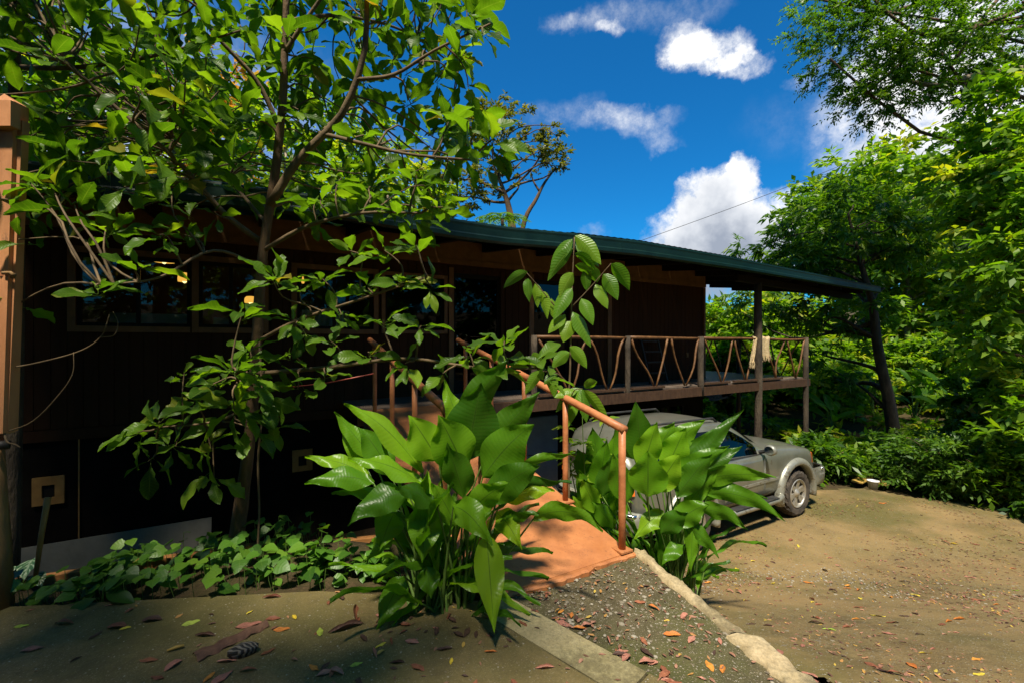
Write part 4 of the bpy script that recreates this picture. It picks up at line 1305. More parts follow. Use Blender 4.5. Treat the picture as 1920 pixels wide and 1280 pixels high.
def limb(p, q, r0, r1, seed, bend=.12, n=9):
    r = np.random.default_rng(seed)
    p, q = np.array(p, float), np.array(q, float)
    Ln = np.linalg.norm(q - p)
    k = np.linspace(0, 1, n)[:, None]
    P = p + (q - p) * k + np.sin(k * math.pi) * r.standard_normal(3) * bend * Ln + np.sin(k * 2.2 * math.pi) * r.standard_normal(3) * bend * .35 * Ln
    P[:, 2] += (np.sin(k[:, 0] * math.pi)) * Ln * .06
    return P, r0 + (r1 - r0) * k[:, 0]


def tree(name, label, base, path, rad, crowns, leaf, mat, bark, seed, group=None, nl=10, cat='tree', extra=None, trunk=True, limb_r=.35):
    """crowns: (centre, radii, clumps); leaf: twigcloud keywords"""
    root = thing(name, base, label, cat, group)
    r = np.random.default_rng(seed)
    P = spline(path, 16) if len(path) > 1 else None
    rr = np.interp(np.linspace(0, 1, 16), np.linspace(0, 1, len(rad)), rad)
    if trunk: mk('trunk', *tube(P, rr, 10, wob=.05), MT[bark], root, smooth=True)
    allV, allT = [], []
    for i, (c, rd, n) in enumerate(crowns):
        ce = ellp(c, rd, n, seed * 31 + i)
        ce = ce[np.argsort(r.uniform(size=len(ce)))]
        V, tn = twigcloud(ce, seed=seed * 17 + i, outc=np.array(c), **leaf)
        up_ = (V[:, 0, 2] - c[2]) / (rd[2] + .1)
        allV.append(V); allT.append(tn)
        if trunk:
            for j in range(min(nl, n)):
                q = ce[j]
                k = int(np.clip(r.integers(8, 16), 0, 15))
                d2 = np.linalg.norm(P - q, axis=1) + np.maximum(P[:, 2] - q[2] + .2, 0) * 3
                k = int(np.argmin(d2 + r.uniform(0, .6, 16)))
                LP, lr = limb(P[k], q, min(rr[k] * .6, limb_r * rad[0]), rad[-1] * .25 + .004, seed * 7 + i * 50 + j)
                mk('limb', *tube(LP, lr, 6), MT[bark], root, smooth=True)
    quads('crown', np.concatenate(allV), np.concatenate(allT), MT[mat], root)
    return root


def floor_at(p): return (p[0], p[1], float(under(np.array(p[0]), np.array(p[1]))))


# ------------------------------------------------------------------ broad leaf meshes (shared)
def blade(L, Wd, nl=9, na=2, prof='obovate', fold=.18, droop=.25, wave=.05, bite=0., seed=0, stalk=.10):
    r = np.random.default_rng(seed)
    t_ = np.linspace(0, 1, nl + 1)
    if prof == 'obovate': wp = np.sin(np.pi * np.clip(t_, 0, 1) ** 1.15) ** .8 * (.9 + .2 * t_)
    elif prof == 'lance': wp = np.sin(np.pi * t_ ** .8) ** .95
    elif prof == 'heart': wp = np.where(t_ < .28, .55 + .45 * np.sqrt(np.clip(t_ / .28, 0, 1)), np.clip(1 - ((t_ - .28) / .72) ** 1.5, 0, 1))
    else: wp = np.sin(np.pi * t_) ** .8
    wp = np.maximum(wp, .03)
    wp[0] = .05 if prof != 'heart' else .42; wp[-1] = .02
    V, UV = [], []
    ph = r.uniform(0, 6)
    for i, t0 in enumerate(t_):
        y = L * (stalk + (1 - stalk) * t0)
        z = -droop * L * t0 ** 2
        y -= droop * L * .35 * t0 ** 2
        for j in range(-na, na + 1):
            a = j / na
            hw = wp[i] * Wd * .5
            if bite and abs(j) == na and 0 < i < nl: hw *= 1 - bite * max(0, r.uniform(-.7, 1))
            x = a * hw
            V.append((x, y + (.03 * L * abs(a) if prof != 'heart' else -.05 * L * abs(a) * (i < 2)), z + fold * abs(x) * 1.0 + wave * Wd * math.sin(t0 * 11 + ph + j * 1.5) * abs(a)))
            UV.append((.5 + .5 * a, t0))
    k = 2 * na + 1
    Q = [(i * k + j, i * k + j + 1, (i + 1) * k + j + 1, (i + 1) * k + j) for i in range(nl) for j in range(k - 1)]
    n = len(V)     # stalk as a thin three-sided tube
    V += [(-.004, -.03 * L, 0), (.004, -.03 * L, 0), (0, -.03 * L, -.006), (-.0035, L * stalk * 1.2, 0), (.0035, L * stalk * 1.2, 0), (0, L * stalk * 1.2, -.004)]
    UV += [(.5, 0)] * 6
    Q += [(n, n + 1, n + 4, n + 3), (n + 1, n + 2, n + 5, n + 4), (n + 2, n, n + 3, n + 5)]
    return np.array(V), Q, np.array(UV)


def mesh_of(name, V, Q, UV, mat):
    me = bpy.data.meshes.new(name)
    me.from_pydata(V.tolist(), [], Q); me.materials.append(mat)
    l = me.uv_layers.new(name='uv'); idx = np.zeros(len(me.loops), int); me.loops.foreach_get('vertex_index', idx)
    l.data.foreach_set('uv', UV[idx].astype(np.float32).ravel()); me.shade_smooth(); me.update()
    return me


def frame_mtx(p, d, nrm, s=1.):
    d = unit(np.array(d, float)); x = unit(np.cross(d, nrm)); n = np.cross(x, d)
    return Matrix(((x[0] * s, d[0] * s, n[0] * s, p[0]), (x[1] * s, d[1] * s, n[1] * s, p[1]), (x[2] * s, d[2] * s, n[2] * s, p[2]), (0, 0, 0, 1)))


def many(name, variants, mtxs, vi, tones, mat, parent, kind='stuff'):
    """join copies of leaf meshes into one mass"""
    Vs, Qs, UVs, Ts, o = [], [], [], [], 0
    for m_, k, tn in zip(mtxs, vi, tones):
        V, Q, UV = variants[k]
        A = np.array(m_)
        Vs.append(V @ A[:3, :3].T + A[:3, 3]); Qs.append((Q, o)); UVs.append(UV); Ts.append(np.full(len(V), tn)); o += len(V)
    V = np.vstack(Vs)
    Qall = [tuple(i + oo for i in q) for Q, oo in Qs for q in Q]
    ob = mk(name, V, Qall, mat, parent, smooth=True, uv=np.vstack(UVs))
    a = ob.data.attributes.new('tone', 'FLOAT', 'POINT'); a.data.foreach_set('value', np.concatenate(Ts).astype(np.float32))
    if kind: ob['kind'] = kind
    return ob


# ------------------------------------------------------------------ the broad-leaved tree in front of the house
HV = [blade(1, .35 + .05 * (k % 3), 9, 2, 'obovate', .2 + .1 * (k % 2), .12 + .07 * (k % 4), .10, .0 if k % 3 == 0 else .5, 100 + k) for k in range(12)]
HM = [mesh_of('leaf', *v, MT['leaf_hero']) for v in HV]
tb = at(437, 1046, 3.74); tb[2] = -.08
ftree = thing('broadleaf_tree', tb, 'slender broad leaved tree growing from the bed in front of the windows', 'tree')
TR = [at(437, 1060, 3.74), at(452, 940, 3.74), at(468, 820, 3.72), at(481, 650, 3.70), at(492, 480, 3.68), at(514, 340, 3.66), at(529, 200, 3.62), at(535, 60, 3.6), at(541, -120, 3.55), at(548, -330, 3.5)]
TRp = spline(TR, 30)
mk('trunk', *tube(TRp, np.interp(np.linspace(0, 1, 30), [0, .15, .45, .7, 1], [.064, .048, .037, .029, .013]), 12, wob=.04), MT['bark'], ftree, smooth=True)
BR = {
    'a': ([(506, 385, 3.66), (560, 300, 3.6), (640, 215, 3.5), (684, 95, 3.4), (690, -60, 3.3), (720, -220, 3.2)], .036, .012),
    'b': ([(668, 150, 3.44), (740, 140, 3.35), (815, 95, 3.25), (920, 45, 3.15)], .016, .007),
    'c': ([(600, 250, 3.56), (690, 272, 3.4), (770, 290, 3.25), (880, 300, 3.1)], .018, .007),
    'd': ([(487, 452, 3.68), (420, 400, 3.5), (330, 300, 3.3), (210, 195, 3.1), (120, 110, 3.0)], .026, .008),
    'e': ([(494, 470, 3.68), (575, 425, 3.5), (680, 400, 3.35), (790, 400, 3.2)], .020, .007),
    'f': ([(483, 640, 3.70), (560, 600, 3.6), (680, 560, 3.45), (800, 520, 3.3)], .018, .006),
    'g': ([(478, 700, 3.70), (600, 690, 3.55), (760, 672, 3.4), (900, 690, 3.25), (1010, 690, 3.2)], .020, .007),
    'h': ([(524, 240, 3.63), (480, 150, 3.5), (400, 60, 3.3), (330, -60, 3.1)], .022, .008),
    'i': ([(533, 100, 3.6), (600, 0, 3.5), (690, -120, 3.4)], .018, .008),
    'j': ([(474, 760, 3.71), (400, 790, 3.5), (300, 800, 3.35)], .014, .006),
    'k': ([(476, 740, 3.71), (450, 720, 3.4), (440, 690, 3.1)], .012, .006),
    'l': ([(490, 500, 3.68), (400, 470, 3.3), (300, 520, 2.95), (190, 535, 2.7)], .014, .005),
    'm': ([(535, 40, 3.6), (640, 30, 3.9), (760, 60, 4.3), (860, 130, 4.6)], .018, .007),
    'n': ([(500, 420, 3.67), (420, 330, 4.0), (320, 260, 4.3)], .016, .006),
}
BPts = [TRp[8:]]
for kx, (pts, r0, r1) in BR.items():
    P = spline([at(*p) for p in pts], 16); BPts.append(P)
    mk('branch', *tube(P, np.linspace(r0, r1, 16), 7, wob=.04), MT['twig'], ftree, smooth=True)
BPall = np.vstack(BPts)
rc = np.random.default_rng(21)
clus = []
RB = lambda y: np.interp(y, [-300, 0, 60, 130, 200, 235, 300, 345, 400, 450], [900, 915, 930, 915, 870, 900, 930, 880, 850, 830])
for gy in range(-240, 400, 42):         # the crown: clusters through its volume
    for gx in range(-60, 1000, 48):
        x, y = gx + rc.uniform(-34, 34), gy + rc.uniform(-30, 30)
        if x > RB(y) - 30: continue
        if y > 300 and x < 480 and rc.uniform() < .45: continue
        if y < -60 and rc.uniform() < .35: continue
        clus.append((x, y, rc.uniform(2.75, 4.6) if x < 380 else rc.uniform(3.45, 4.9), int(rc.integers(5, 9)), rc.uniform(.78, 1.1)))
clus += [(905, 62, 3.1, 7, 1.0), (875, 20, 3.2, 7, 1.05), (870, 105, 3.2, 7, .9), (880, 165, 3.3, 5, .75), (930, 262, 3.0, 8, 1.0), (890, 250, 3.1, 7, 1.0), (905, 300, 3.05, 6, .85),
         (840, 230, 3.2, 6, .9), (780, 330, 3.2, 7, .9), (830, 390, 3.2, 7, .8), (745, 400, 3.3, 7, .85), (700, 360, 3.4, 7, .85), (640, 330, 3.5, 7, .9), (590, 380, 3.5, 5, .8),
         (660, 470, 3.4, 7, .8), (720, 470, 3.3, 7, .85), (780, 460, 3.2, 7, .8), (690, 540, 3.4, 7, .8), (750, 530, 3.3, 7, .85), (810, 540, 3.2, 7, .75), (640, 590, 3.5, 6, .7), (720, 600, 3.35, 7, .8), (790, 610, 3.25, 7, .75),
         (570, 620, 3.5, 6, .7), (560, 540, 3.5, 5, .7), (690, 660, 3.4, 6, .75), (760, 680, 3.35, 6, .8), (830, 700, 3.3, 6, .75), (880, 660, 3.25, 7, .8), (945, 640, 3.2, 9, .8), (930, 690, 3.2, 7, .75), (1000, 680, 3.2, 8, .85), (1030, 705, 3.15, 5, .7),
         (510, 525, 3.2, 8, .95), (455, 585, 3.1, 7, .95), (440, 695, 3.05, 9, 1.0), (470, 655, 3.3, 6, .7), (540, 665, 3.4, 6, .75), (500, 740, 3.3, 7, .85), (440, 765, 3.2, 8, 1.0), (370, 755, 3.3, 7, .95), (300, 790, 3.3, 8, 1.0), (255, 810, 3.35, 6, .95),
         (470, 800, 3.4, 7, 1.05), (395, 840, 3.45, 6, .9), (520, 800, 3.5, 5, .8), (345, 700, 3.4, 5, .7), (330, 835, 3.4, 7, 1.0), (280, 865, 3.45, 5, .9), (400, 895, 3.5, 4, .9), (560, 730, 3.5, 6, .8), (610, 700, 3.45, 6, .75), (480, 705, 3.2, 7, .85), (400, 720, 3.2, 6, .9), (550, 600, 3.4, 7, .75), (620, 640, 3.4, 6, .75), (600, 520, 3.5, 6, .8),
         (180, 535, 2.65, 7, .75), (265, 500, 2.8, 6, .7), (300, 440, 2.9, 6, .75), (200, 430, 2.9, 6, .8), (345, 440, 3.2, 6, .75), (140, 390, 2.9, 6, .95), (100, 350, 2.9, 6, .9), (60, 340, 2.8, 5, .8), (230, 350, 3.0, 6, .9), (320, 370, 3.1, 5, .8), (40, 450, 2.9, 3, .8), (30, 575, 2.95, 3, .8), (400, 395, 3.3, 5, .75), (130, 300, 3.0, 7, 1.0), (200, 270, 3.0, 7, 1.0), (330, 310, 3.1, 7, 1.0), (380, 250, 3.2, 7, 1.0)]
lm, lv, lsz, extra_tw = [], [], [], []
clus = clus[::-1]
bi = 0
for x, y, dep, n, s in clus:
    P0 = at(x, y, dep)
    dd = np.linalg.norm(BPall - P0, axis=1) + np.maximum(BPall[:, 2] - P0[2], 0) * .8
    q = BPall[int(np.argmin(dd))]
    ax = unit(P0 - q + np.array([0, 0, .15]))
    LP, lr = limb(q, P0, .0085, .004, 900 + bi, .10, 7); bi += 1
    if bi <= 270: mk('branch', *tube(LP, lr, 5, cap=False), MT['twig'], ftree, smooth=True)
    else: extra_tw.append(tube(LP, lr, 5, cap=False))
    a0 = rc.uniform(0, 6.28)
    e1 = unit(np.cross(ax, (0.1, .2, 1))); e2 = np.cross(ax, e1)
    for k in range(n):
        az_ = a0 + k * 2.4
        rad_ = e1 * math.cos(az_) + e2 * math.sin(az_)
        d_ = unit(rad_ * 1.0 + ax * rc.uniform(.1, .7) + np.array([0, 0, rc.uniform(-.35, .30)]) + .15 * rc.standard_normal(3))
        L = .29 * s * rc.uniform(.65, 1.2)
        nr = unit(np.array([0, -.15, 1.]) + .45 * rc.standard_normal(3))
        p = P0 - ax * rc.uniform(0, .07) + d_ * .01
        lm.append(frame_mtx(p, d_, nr, L)); lv.append(int(rc.integers(0, 12))); lsz.append(L / max(p[1], .5) * (1 if 0 < x < 1000 and y > 20 else .3))
if extra_tw: tag(mk('twigs', *join(extra_tw), MT['twig'], ftree, smooth=True), kind='stuff')
order = np.argsort(-np.array(lsz))
for i in order[:300]: inst('leaf', HM[lv[i]], lm[i], ftree)
rest = order[300:]
many('foliage', HV, [lm[i] for i in rest], [lv[i] for i in rest], np.clip(rc.beta(2.2, 2.2, len(rest)), 0, 1), MT['leaf_hero_s'], ftree)

# second tree, dark thin trunk behind the gate post
t2 = thing('thin_tree', (at(28, 1100, 3.5)[0], 3.5, -.1), 'thin dark trunked tree rising behind the gate post', 'tree')
P2 = spline([at(18, 1120, 3.55), at(30, 600, 3.55), at(28, 200, 3.5), at(26, 60, 3.45), at(20, -150, 3.4), at(16, -350, 3.4)], 24)
mk('trunk', *tube(P2, np.linspace(.055, .022, 24), 9, wob=.04), MT['barkdark'], t2, smooth=True)
B2 = [spline([at(*p) for p in q], 14) for q in ([(30, 126, 3.48), (130, 128, 3.35), (250, 113, 3.2), (340, 92, 3.1), (450, 58, 3.0)], [(26, 90, 3.45), (-40, 40, 3.3), (-120, 10, 3.2)], [(28, 20, 3.44), (90, -60, 3.3), (170, -150, 3.2)], [(24, 0, 3.43), (10, -60, 3.0), (-20, -120, 2.7)])]
for P in B2: mk('branch', *tube(P, np.linspace(.020, .006, 14), 7), MT['twig'], t2, smooth=True)
ms, vs = [], []
for P in B2:
    for q in P[4:]:
        for k in range(4):
            d_ = unit(rc.standard_normal(3) + (0, 0, .1)); ms.append(frame_mtx(q + .04 * rc.standard_normal(3), d_, unit(np.array([0, 0, 1.]) + .4 * rc.standard_normal(3)), rc.uniform(.16, .26))); vs.append(int(rc.integers(0, 12)))
many('foliage', HV, ms, vs, rc.beta(2.2, 2.2, len(ms)), MT['leaf_hero_s'], t2)


# ------------------------------------------------------------------ ginger plants
def ribbon(P, wd, sidev, fold=.14, na=2, rip=.012, seed=0):
    r = np.random.default_rng(seed); ph = r.uniform(0, 6)
    n = len(P); T = unit(np.gradient(P, axis=0))
    V, UV = [], []
    for i in range(n):
        s_ = unit(sidev - T[i] * np.dot(sidev, T[i])); nn = np.cross(s_, T[i])
        t0 = i / (n - 1)
        for j in range(-na, na + 1):
            a = j / na
            V.append(P[i] + s_ * a * wd[i] + nn * (fold * abs(a) * wd[i] + rip * math.sin(t0 * 13 + ph + j) * abs(a)))
            UV.append((.5 + .5 * a, t0))
    k = 2 * na + 1
    Q = [(i * k + j, i * k + j + 1, (i + 1) * k + j + 1, (i + 1) * k + j) for i in range(n - 1) for j in range(k - 1)]
    return np.array(V), Q, np.array(UV)


def gleaf(root, b, tip, wd, bow, foot, seed, face=True, tw=0.):
    b, tip = np.array(b, float), np.array(tip, float)
    L = np.linalg.norm(tip - b)
    k = np.linspace(0, 1, 15)[:, None]
    mid = (b + tip) / 2 + np.array(bow) * L
    P = (1 - k) ** 2 * b + 2 * k * (1 - k) * mid + k ** 2 * tip
    kk = k[:, 0]
    wv = wd * (.60 + .2 * ((seed * 37) % 10) / 10) * np.maximum(np.sin(np.pi * kk ** .72) ** .95 * (1.06 - .35 * kk ** 3), .03) * .5; wv[-1] = .001; wv[0] = .006
    T = unit(tip - b)
    view = unit((b + tip) / 2 - np.array([0, 0, EYE]))
    if face: sd = np.cross(T, view)
    else: sd = np.cross(T, (0, 0, 1.))
    sd = unit(sd)
    q = Quaternion(Vector(T), tw); sd = np.array(q @ Vector(sd))
    V, Q, UV = ribbon(P, wv, sd, .16 if seed % 2 else .28, seed=seed, rip=.022, na=3)
    lf = mk('leaf', V, Q, MT['leaf_ginger'], root, smooth=True, uv=UV)
    # leaf stalk
    c = np.array(foot) * .5 + b * .5; c[:2] = foot[:2] * .65 + b[:2] * .35
    kk2 = np.linspace(0, 1, 7)[:, None]
    SP = (1 - kk2) ** 2 * np.array(foot) + 2 * kk2 * (1 - kk2) * c + kk2 ** 2 * b
    mk('stalk', *tube(SP, np.linspace(.012, .005, 7), 6, cap=False), MT['stem'], lf, smooth=True)
    return lf


def ginger(label, foot, dep, heroes, nrand, seed, hgt=.75, group=None):
    r = np.random.default_rng(seed)
    root = thing('ginger_plant', foot, label, 'plant', group)
    foot = np.array(foot, float)
    for i, h in enumerate(heroes):
        (bx, by), (tx, ty), wpx, db, dt, bow = h[:6]
        b, tp = at(bx, by, dep + db), at(tx, ty, dep + dt)
        f0 = foot + np.array([r.uniform(-.13, .13), r.uniform(-.10, .10), -.02]) + np.array([(b[0] - foot[0]) * .22, 0, 0])
        gleaf(root, b, tp, wpx * 1.22 / F * dep, (0, 0, bow), f0, seed * 100 + i, True, r.uniform(-.5, .5) if len(h) < 7 else h[6])
    for i in range(nrand):
        a = r.uniform(0, 6.28); e = r.uniform(.15, 1.3)
        f0 = foot + np.array([r.uniform(-.2, .2), r.uniform(-.16, .16), -.02])
        d_ = np.array([math.cos(a) * math.cos(e), math.sin(a) * math.cos(e) * .8 + .12, math.sin(e)])
        pl = hgt * r.uniform(.3, .85)
        b = f0 + d_ * (.35, .35, 1) * pl
        tp = b + unit(d_ + (0, 0, r.uniform(-.8, .15))) * r.uniform(.38, .66)
        gleaf(root, b, tp, r.uniform(.085, .14), (0, 0, r.uniform(.14, .30)), f0, seed * 100 + 50 + i, False, r.uniform(-.6, .6))
    return root


# each: blade base px, tip px, width px, depth offsets of base and tip, bow
G1 = [((862, 800), (955, 672), 80, .12, .10, .10, .3), ((875, 862), (902, 716), 112, -.02, -.08, .02, .1), ((905, 865), (1012, 735), 74, .05, .02, .10, .2), ((868, 815), (832, 712), 52, .06, .10, .02, .4),
      ((872, 880), (822, 778), 86, -.10, -.22, .05, .1), ((905, 895), (1000, 795), 92, -.08, -.18, .14, -.2), ((792, 885), (645, 757), 52, .0, -.12, .22, .5), ((822, 862), (767, 778), 72, -.05, -.12, .05, .2),
      ((735, 890), (672, 800), 64, .25, .25, .14, .2), ((910, 940), (1014, 872), 72, -.15, -.28, .14, -.1), ((925, 905), (1078, 848), 34, .02, -.02, .12, .6), ((790, 905), (652, 862), 48, -.05, -.18, .20, .8),
      ((765, 925), (652, 985), 66, -.12, -.30, .30, .3), ((740, 960), (712, 1032), 70, -.05, -.15, .20, .1), ((800, 945), (792, 1055), 66, -.15, -.26, .10, .0), ((850, 948), (922, 1022), 58, -.20, -.40, .26, .3),
      ((912, 1000), (927, 1186), 62, -.30, -.52, .04, .0), ((800, 1062), (809, 1122), 40, -.20, -.26, .05, .1), ((758, 1080), (706, 1180), 50, -.20, -.35, .10, .2), ((1000, 972), (1131, 994), 42, -.08, -.20, .36, .5),
      ((935, 925), (1072, 905), 32, -.02, -.08, .14, .7), ((930, 960), (978, 1030), 48, -.10, -.22, .26, .2), ((700, 860), (626, 772), 46, .40, .40, .05, .3), ((690, 890), (572, 858), 52, .35, .25, .16, .6),
      ((700, 905), (572, 908), 50, .25, .10, .24, .4), ((690, 880), (640, 785), 56, .45, .45, .08, .2), ((720, 930), (622, 925), 40, .30, .2, .22, .5), ((840, 905), (880, 800), 60, .12, .10, .05, .3),
      ((855, 985), (810, 905), 46, -.12, -.2, .1, .3), ((735, 1000), (690, 1050), 40, .0, -.1, .2, .4), ((925, 1000), (1010, 965), 36, -.1, -.22, .25, .5), ((940, 935), (1040, 920), 44, .1, .05, .16, -.4),
      ((820, 950), (740, 915), 44, -.2, -.34, .22, .5), ((880, 960), (952, 905), 60, -.2, -.3, .12, .2), ((870, 930), (838, 830), 60, -.16, -.22, .04, -.3)]
f1 = at(835, 1100, 2.95); f1[2] = -.06
ginger('large ginger plant with arching leaves at the left foot of the ramp', tuple(f1), 2.95, G1, 44, 3)
G2 = [((1325, 925), (1472, 976), 44, -.1, -.3, .28, .2), ((1300, 905), (1456, 895), 40, -.1, -.25, .16, .4), ((1290, 880), (1394, 766), 34, .0, .05, .04, .2), ((1265, 875), (1372, 792), 40, .05, .1, .06, .3),
      ((1240, 860), (1322, 786), 48, .1, .1, .12, .1), ((1205, 870), (1192, 752), 66, .05, .0, .02, .1), ((1205, 880), (1232, 790), 62, -.05, -.1, .03, .2), ((1250, 880), (1286, 800), 56, .0, -.05, .04, .2),
      ((1190, 860), (1150, 785), 44, .1, .1, .1, .3), ((1255, 905), (1368, 834), 46, -.15, -.25, .08, .2), ((1300, 965), (1295, 1072), 36, -.2, -.3, .06, .1), ((1245, 960), (1190, 1010), 40, -.15, -.2, .2, .3),
      ((1285, 950), (1350, 876), 40, -.1, -.15, .10, .2), ((1285, 985), (1348, 1045), 36, -.2, -.35, .22, .3), ((1310, 955), (1402, 992), 32, -.15, -.3, .26, .4), ((1290, 930), (1440, 935), 38, -.05, -.15, .18, .5),
      ((1230, 920), (1275, 850), 66, -.2, -.3, .05, .1), ((1215, 930), (1215, 845), 70, -.25, -.32, .03, .0), ((1270, 930), (1335, 850), 50, -.2, -.25, .08, .1), ((1175, 940), (1150, 850), 60, .15, .1, .04, .1),
      ((1130, 930), (1150, 850), 52, .35, .3, .04, .2), ((1120, 960), (1090, 900), 46, .35, .3, .1, .3), ((1150, 990), (1110, 940), 44, .25, .2, .12, .2), ((1280, 1020), (1240, 1060), 34, -.25, -.35, .2, .2), ((1300, 900), (1392, 835), 36, .1, .1, .08, -.3),
      ((1265, 985), (1330, 945), 50, -.22, -.3, .2, .1), ((1240, 1000), (1290, 960), 46, -.25, -.35, .15, .1), ((1230, 850), (1265, 790), 44, .12, .15, .05, .3)]
f2 = at(1258, 1065, 3.95); f2[2] = gz(f2[0], f2[1]) - .03
ginger('ginger plant with pointed leaves reaching over the car beside the ramp post', tuple(f2), 3.95, G2, 34, 4, .8)

f3 = at(1120, 1000, 4.55); f3[2] = gz(f3[0], f3[1]) - .03
G3 = [((1120, 930), (1138, 822), 58, .0, -.05, .03, .1), ((1135, 945), (1160, 850), 60, -.05, -.1, .03, .2), ((1110, 950), (1085, 880), 46, .0, 0, .08, .3), ((1140, 985), (1090, 935), 44, -.1, -.2, .15, .3), ((1125, 880), (1110, 800), 44, .1, .1, .04, .2),
      ((1145, 900), (1152, 812), 50, .1, .1, .03, -.2), ((1150, 960), (1172, 890), 46, -.1, -.2, .04, .1), ((1100, 985), (1075, 930), 40, -.05, -.1, .12, .2), ((1105, 900), (1082, 840), 42, .1, .1, .06, .2), ((1130, 1000), (1150, 930), 44, -.1, -.2, .05, .0)]
ginger('smaller ginger plant between the two lower ramp posts', tuple(f3), 4.55, G3, 16, 6, 1.0)

# ------------------------------------------------------------------ sapling with ribbed leaves behind the rail
SD = 4.34
sb = at(1066, 980, SD); sb[2] = gz(sb[0], sb[1])
sp = thing('sapling', tuple(sb), 'tall thin sapling with drooping ribbed leaves behind the ramp handrail', 'tree')
stem = spline([sb, at(1066, 900, SD), at(1064, 790, SD), at(1069, 690, SD), at(1072, 560, SD), at(1077, 445, SD)], 24)
mk('stem', *tube(stem, np.linspace(.016, .005, 24), 7), MT['twig'], sp, smooth=True)
for pts in ([(1070, 610, 4.34), (1022, 552, 4.25), (988, 512, 4.2)], [(1073, 575, 4.34), (1108, 538, 4.28), (1146, 494, 4.2)], [(1066, 760, 4.34), (1076, 732, 4.2), (1092, 728, 4.1)], [(1067, 720, 4.34), (1045, 700, 4.3), (1015, 695, 4.25)]):
    mk('branch', *tube(spline([at(*p) for p in pts], 10), np.linspace(.007, .003, 10), 5), MT['twig'], sp, smooth=True)
SLF = [((1073, 448), (1031, 508), 26), ((1074, 466), (1027, 527), 24), ((1078, 442), (1127, 497), 30), ((1079, 458), (1124, 502), 24), ((1078, 476), (1117, 508), 22), ((1075, 512), (1050, 560), 28), ((1078, 498), (1114, 522), 20),
       ((1146, 495), (1180, 545), 30), ((1131, 514), (1158, 563), 28), ((1117, 533), (1140, 580), 28), ((989, 510), (944, 541), 20), ((990, 522), (993, 567), 22), ((1003, 532), (1008, 577), 20), ((1016, 546), (1026, 598), 22), ((1034, 560), (1041, 600), 22),
       ((1074, 585), (1108, 651), 32), ((1070, 602), (1056, 642), 30), ((1120, 530), (1105, 500), 22), ((1100, 545), (1095, 505), 20), ((1072, 540), (1038, 600), 28), ((1060, 590), (1028, 625), 24), ((1090, 560), (1112, 610), 26),
       ((1090, 728), (1042, 772), 24), ((1090, 728), (1100, 792), 26), ((1094, 730), (1142, 800), 22), ((1082, 732), (1040, 745), 20), ((1085, 732), (1062, 805), 24), ((1096, 727), (1120, 715), 22),
       ((1015, 695), (985, 740), 22), ((1030, 698), (1040, 745), 22), ((1045, 702), (1020, 720), 20), ((1012, 694), (1000, 660), 24), ((1068, 650), (1100, 690), 24), ((1068, 660), (1035, 690), 24)]
rs = np.random.default_rng(5)
for i, (b_, t_, wp_) in enumerate(SLF):
    dz = rs.uniform(-.06, .04)
    b3, t3 = at(*b_, SD - .03 + dz * .3), at(*t_, SD - .06 + dz)
    L = np.linalg.norm(t3 - b3); k = np.linspace(0, 1, 11)[:, None]
    mid = (b3 + t3) / 2 + np.array([0, -.02, .16 * L])
    P = (1 - k) ** 2 * b3 + 2 * k * (1 - k) * mid + k ** 2 * t3
    wv = wp_ / F * SD * .5 * np.maximum(np.sin(np.pi * k[:, 0] ** .85) ** .85, .03); wv[-1] = .001
    sd = np.array(Quaternion(Vector(unit(t3 - b3)), rs.uniform(-.7, .7)) @ Vector(unit(np.cross(t3 - b3, (b3 - np.array([0, 0, EYE]))))))
    V, Q, UV = ribbon(P, wv, sd, .3, 2, .004, i)
    mk('leaf', V, Q, MT['leaf_sapling'], sp, smooth=True, uv=UV)


# ------------------------------------------------------------------ small leafy things
def whorl_plant(name, label, foot, stems, L, wd, mat, seed, n=9, cat='plant', group=None, prof='lance'):
    """upright stems, each carrying whorls of leaves"""
    r = np.random.default_rng(seed)
    root = thing(name, foot, label, cat, group)
    var = [blade(1, wd, 6, 1, prof, .2, .2 + .1 * k, .04, 0, seed * 9 + k) for k in range(3)]
    foot = np.array(foot, float)
    ms, vi = [], []
    for (dx, dy, h) in stems:
        top_ = foot + np.array([dx, dy, h])
        P, lr = limb(foot + np.array([dx * .15, dy * .15, -.02]), top_, .008, .004, seed + int(h * 1000) + int(dx * 100), .06, 8)
        mk('stem', *tube(P, lr, 5, cap=False), MT['stem'], root, smooth=True)
        for q in P[3:]:
            for k in range(n):
                a = r.uniform(0, 6.28); d_ = np.array([math.cos(a), math.sin(a), r.uniform(-.2, .6)])
                ms.append(frame_mtx(q, d_, unit(np.array([0, 0, 1.]) + .25 * r.standard_normal(3)), L * r.uniform(.6, 1.15))); vi.append(int(r.integers(0, 3)))
    many('foliage', var, ms, vi, np.clip(r.normal(.55, .25, len(ms)), 0, 1), MT[mat], root)
    return root


b_ = at(1110, 960, 4.75); b_ = (b_[0], b_[1], gz(b_[0], b_[1]))
whorl_plant('leafy_shrub', 'bright small-leaved shrub between the two right ramp posts', b_, [(-.30, 0, 1.75), (-.15, -.1, 1.95), (.0, .05, 1.6), (.12, 0, 1.85), (.0, .1, 1.3), (.22, -.1, 1.5), (-.22, -.05, 1.4), (.3, .05, 1.2), (-.1, .0, 1.0), (.15, .1, .9)], .15, .34, 'leaf_bright', 71, 12)

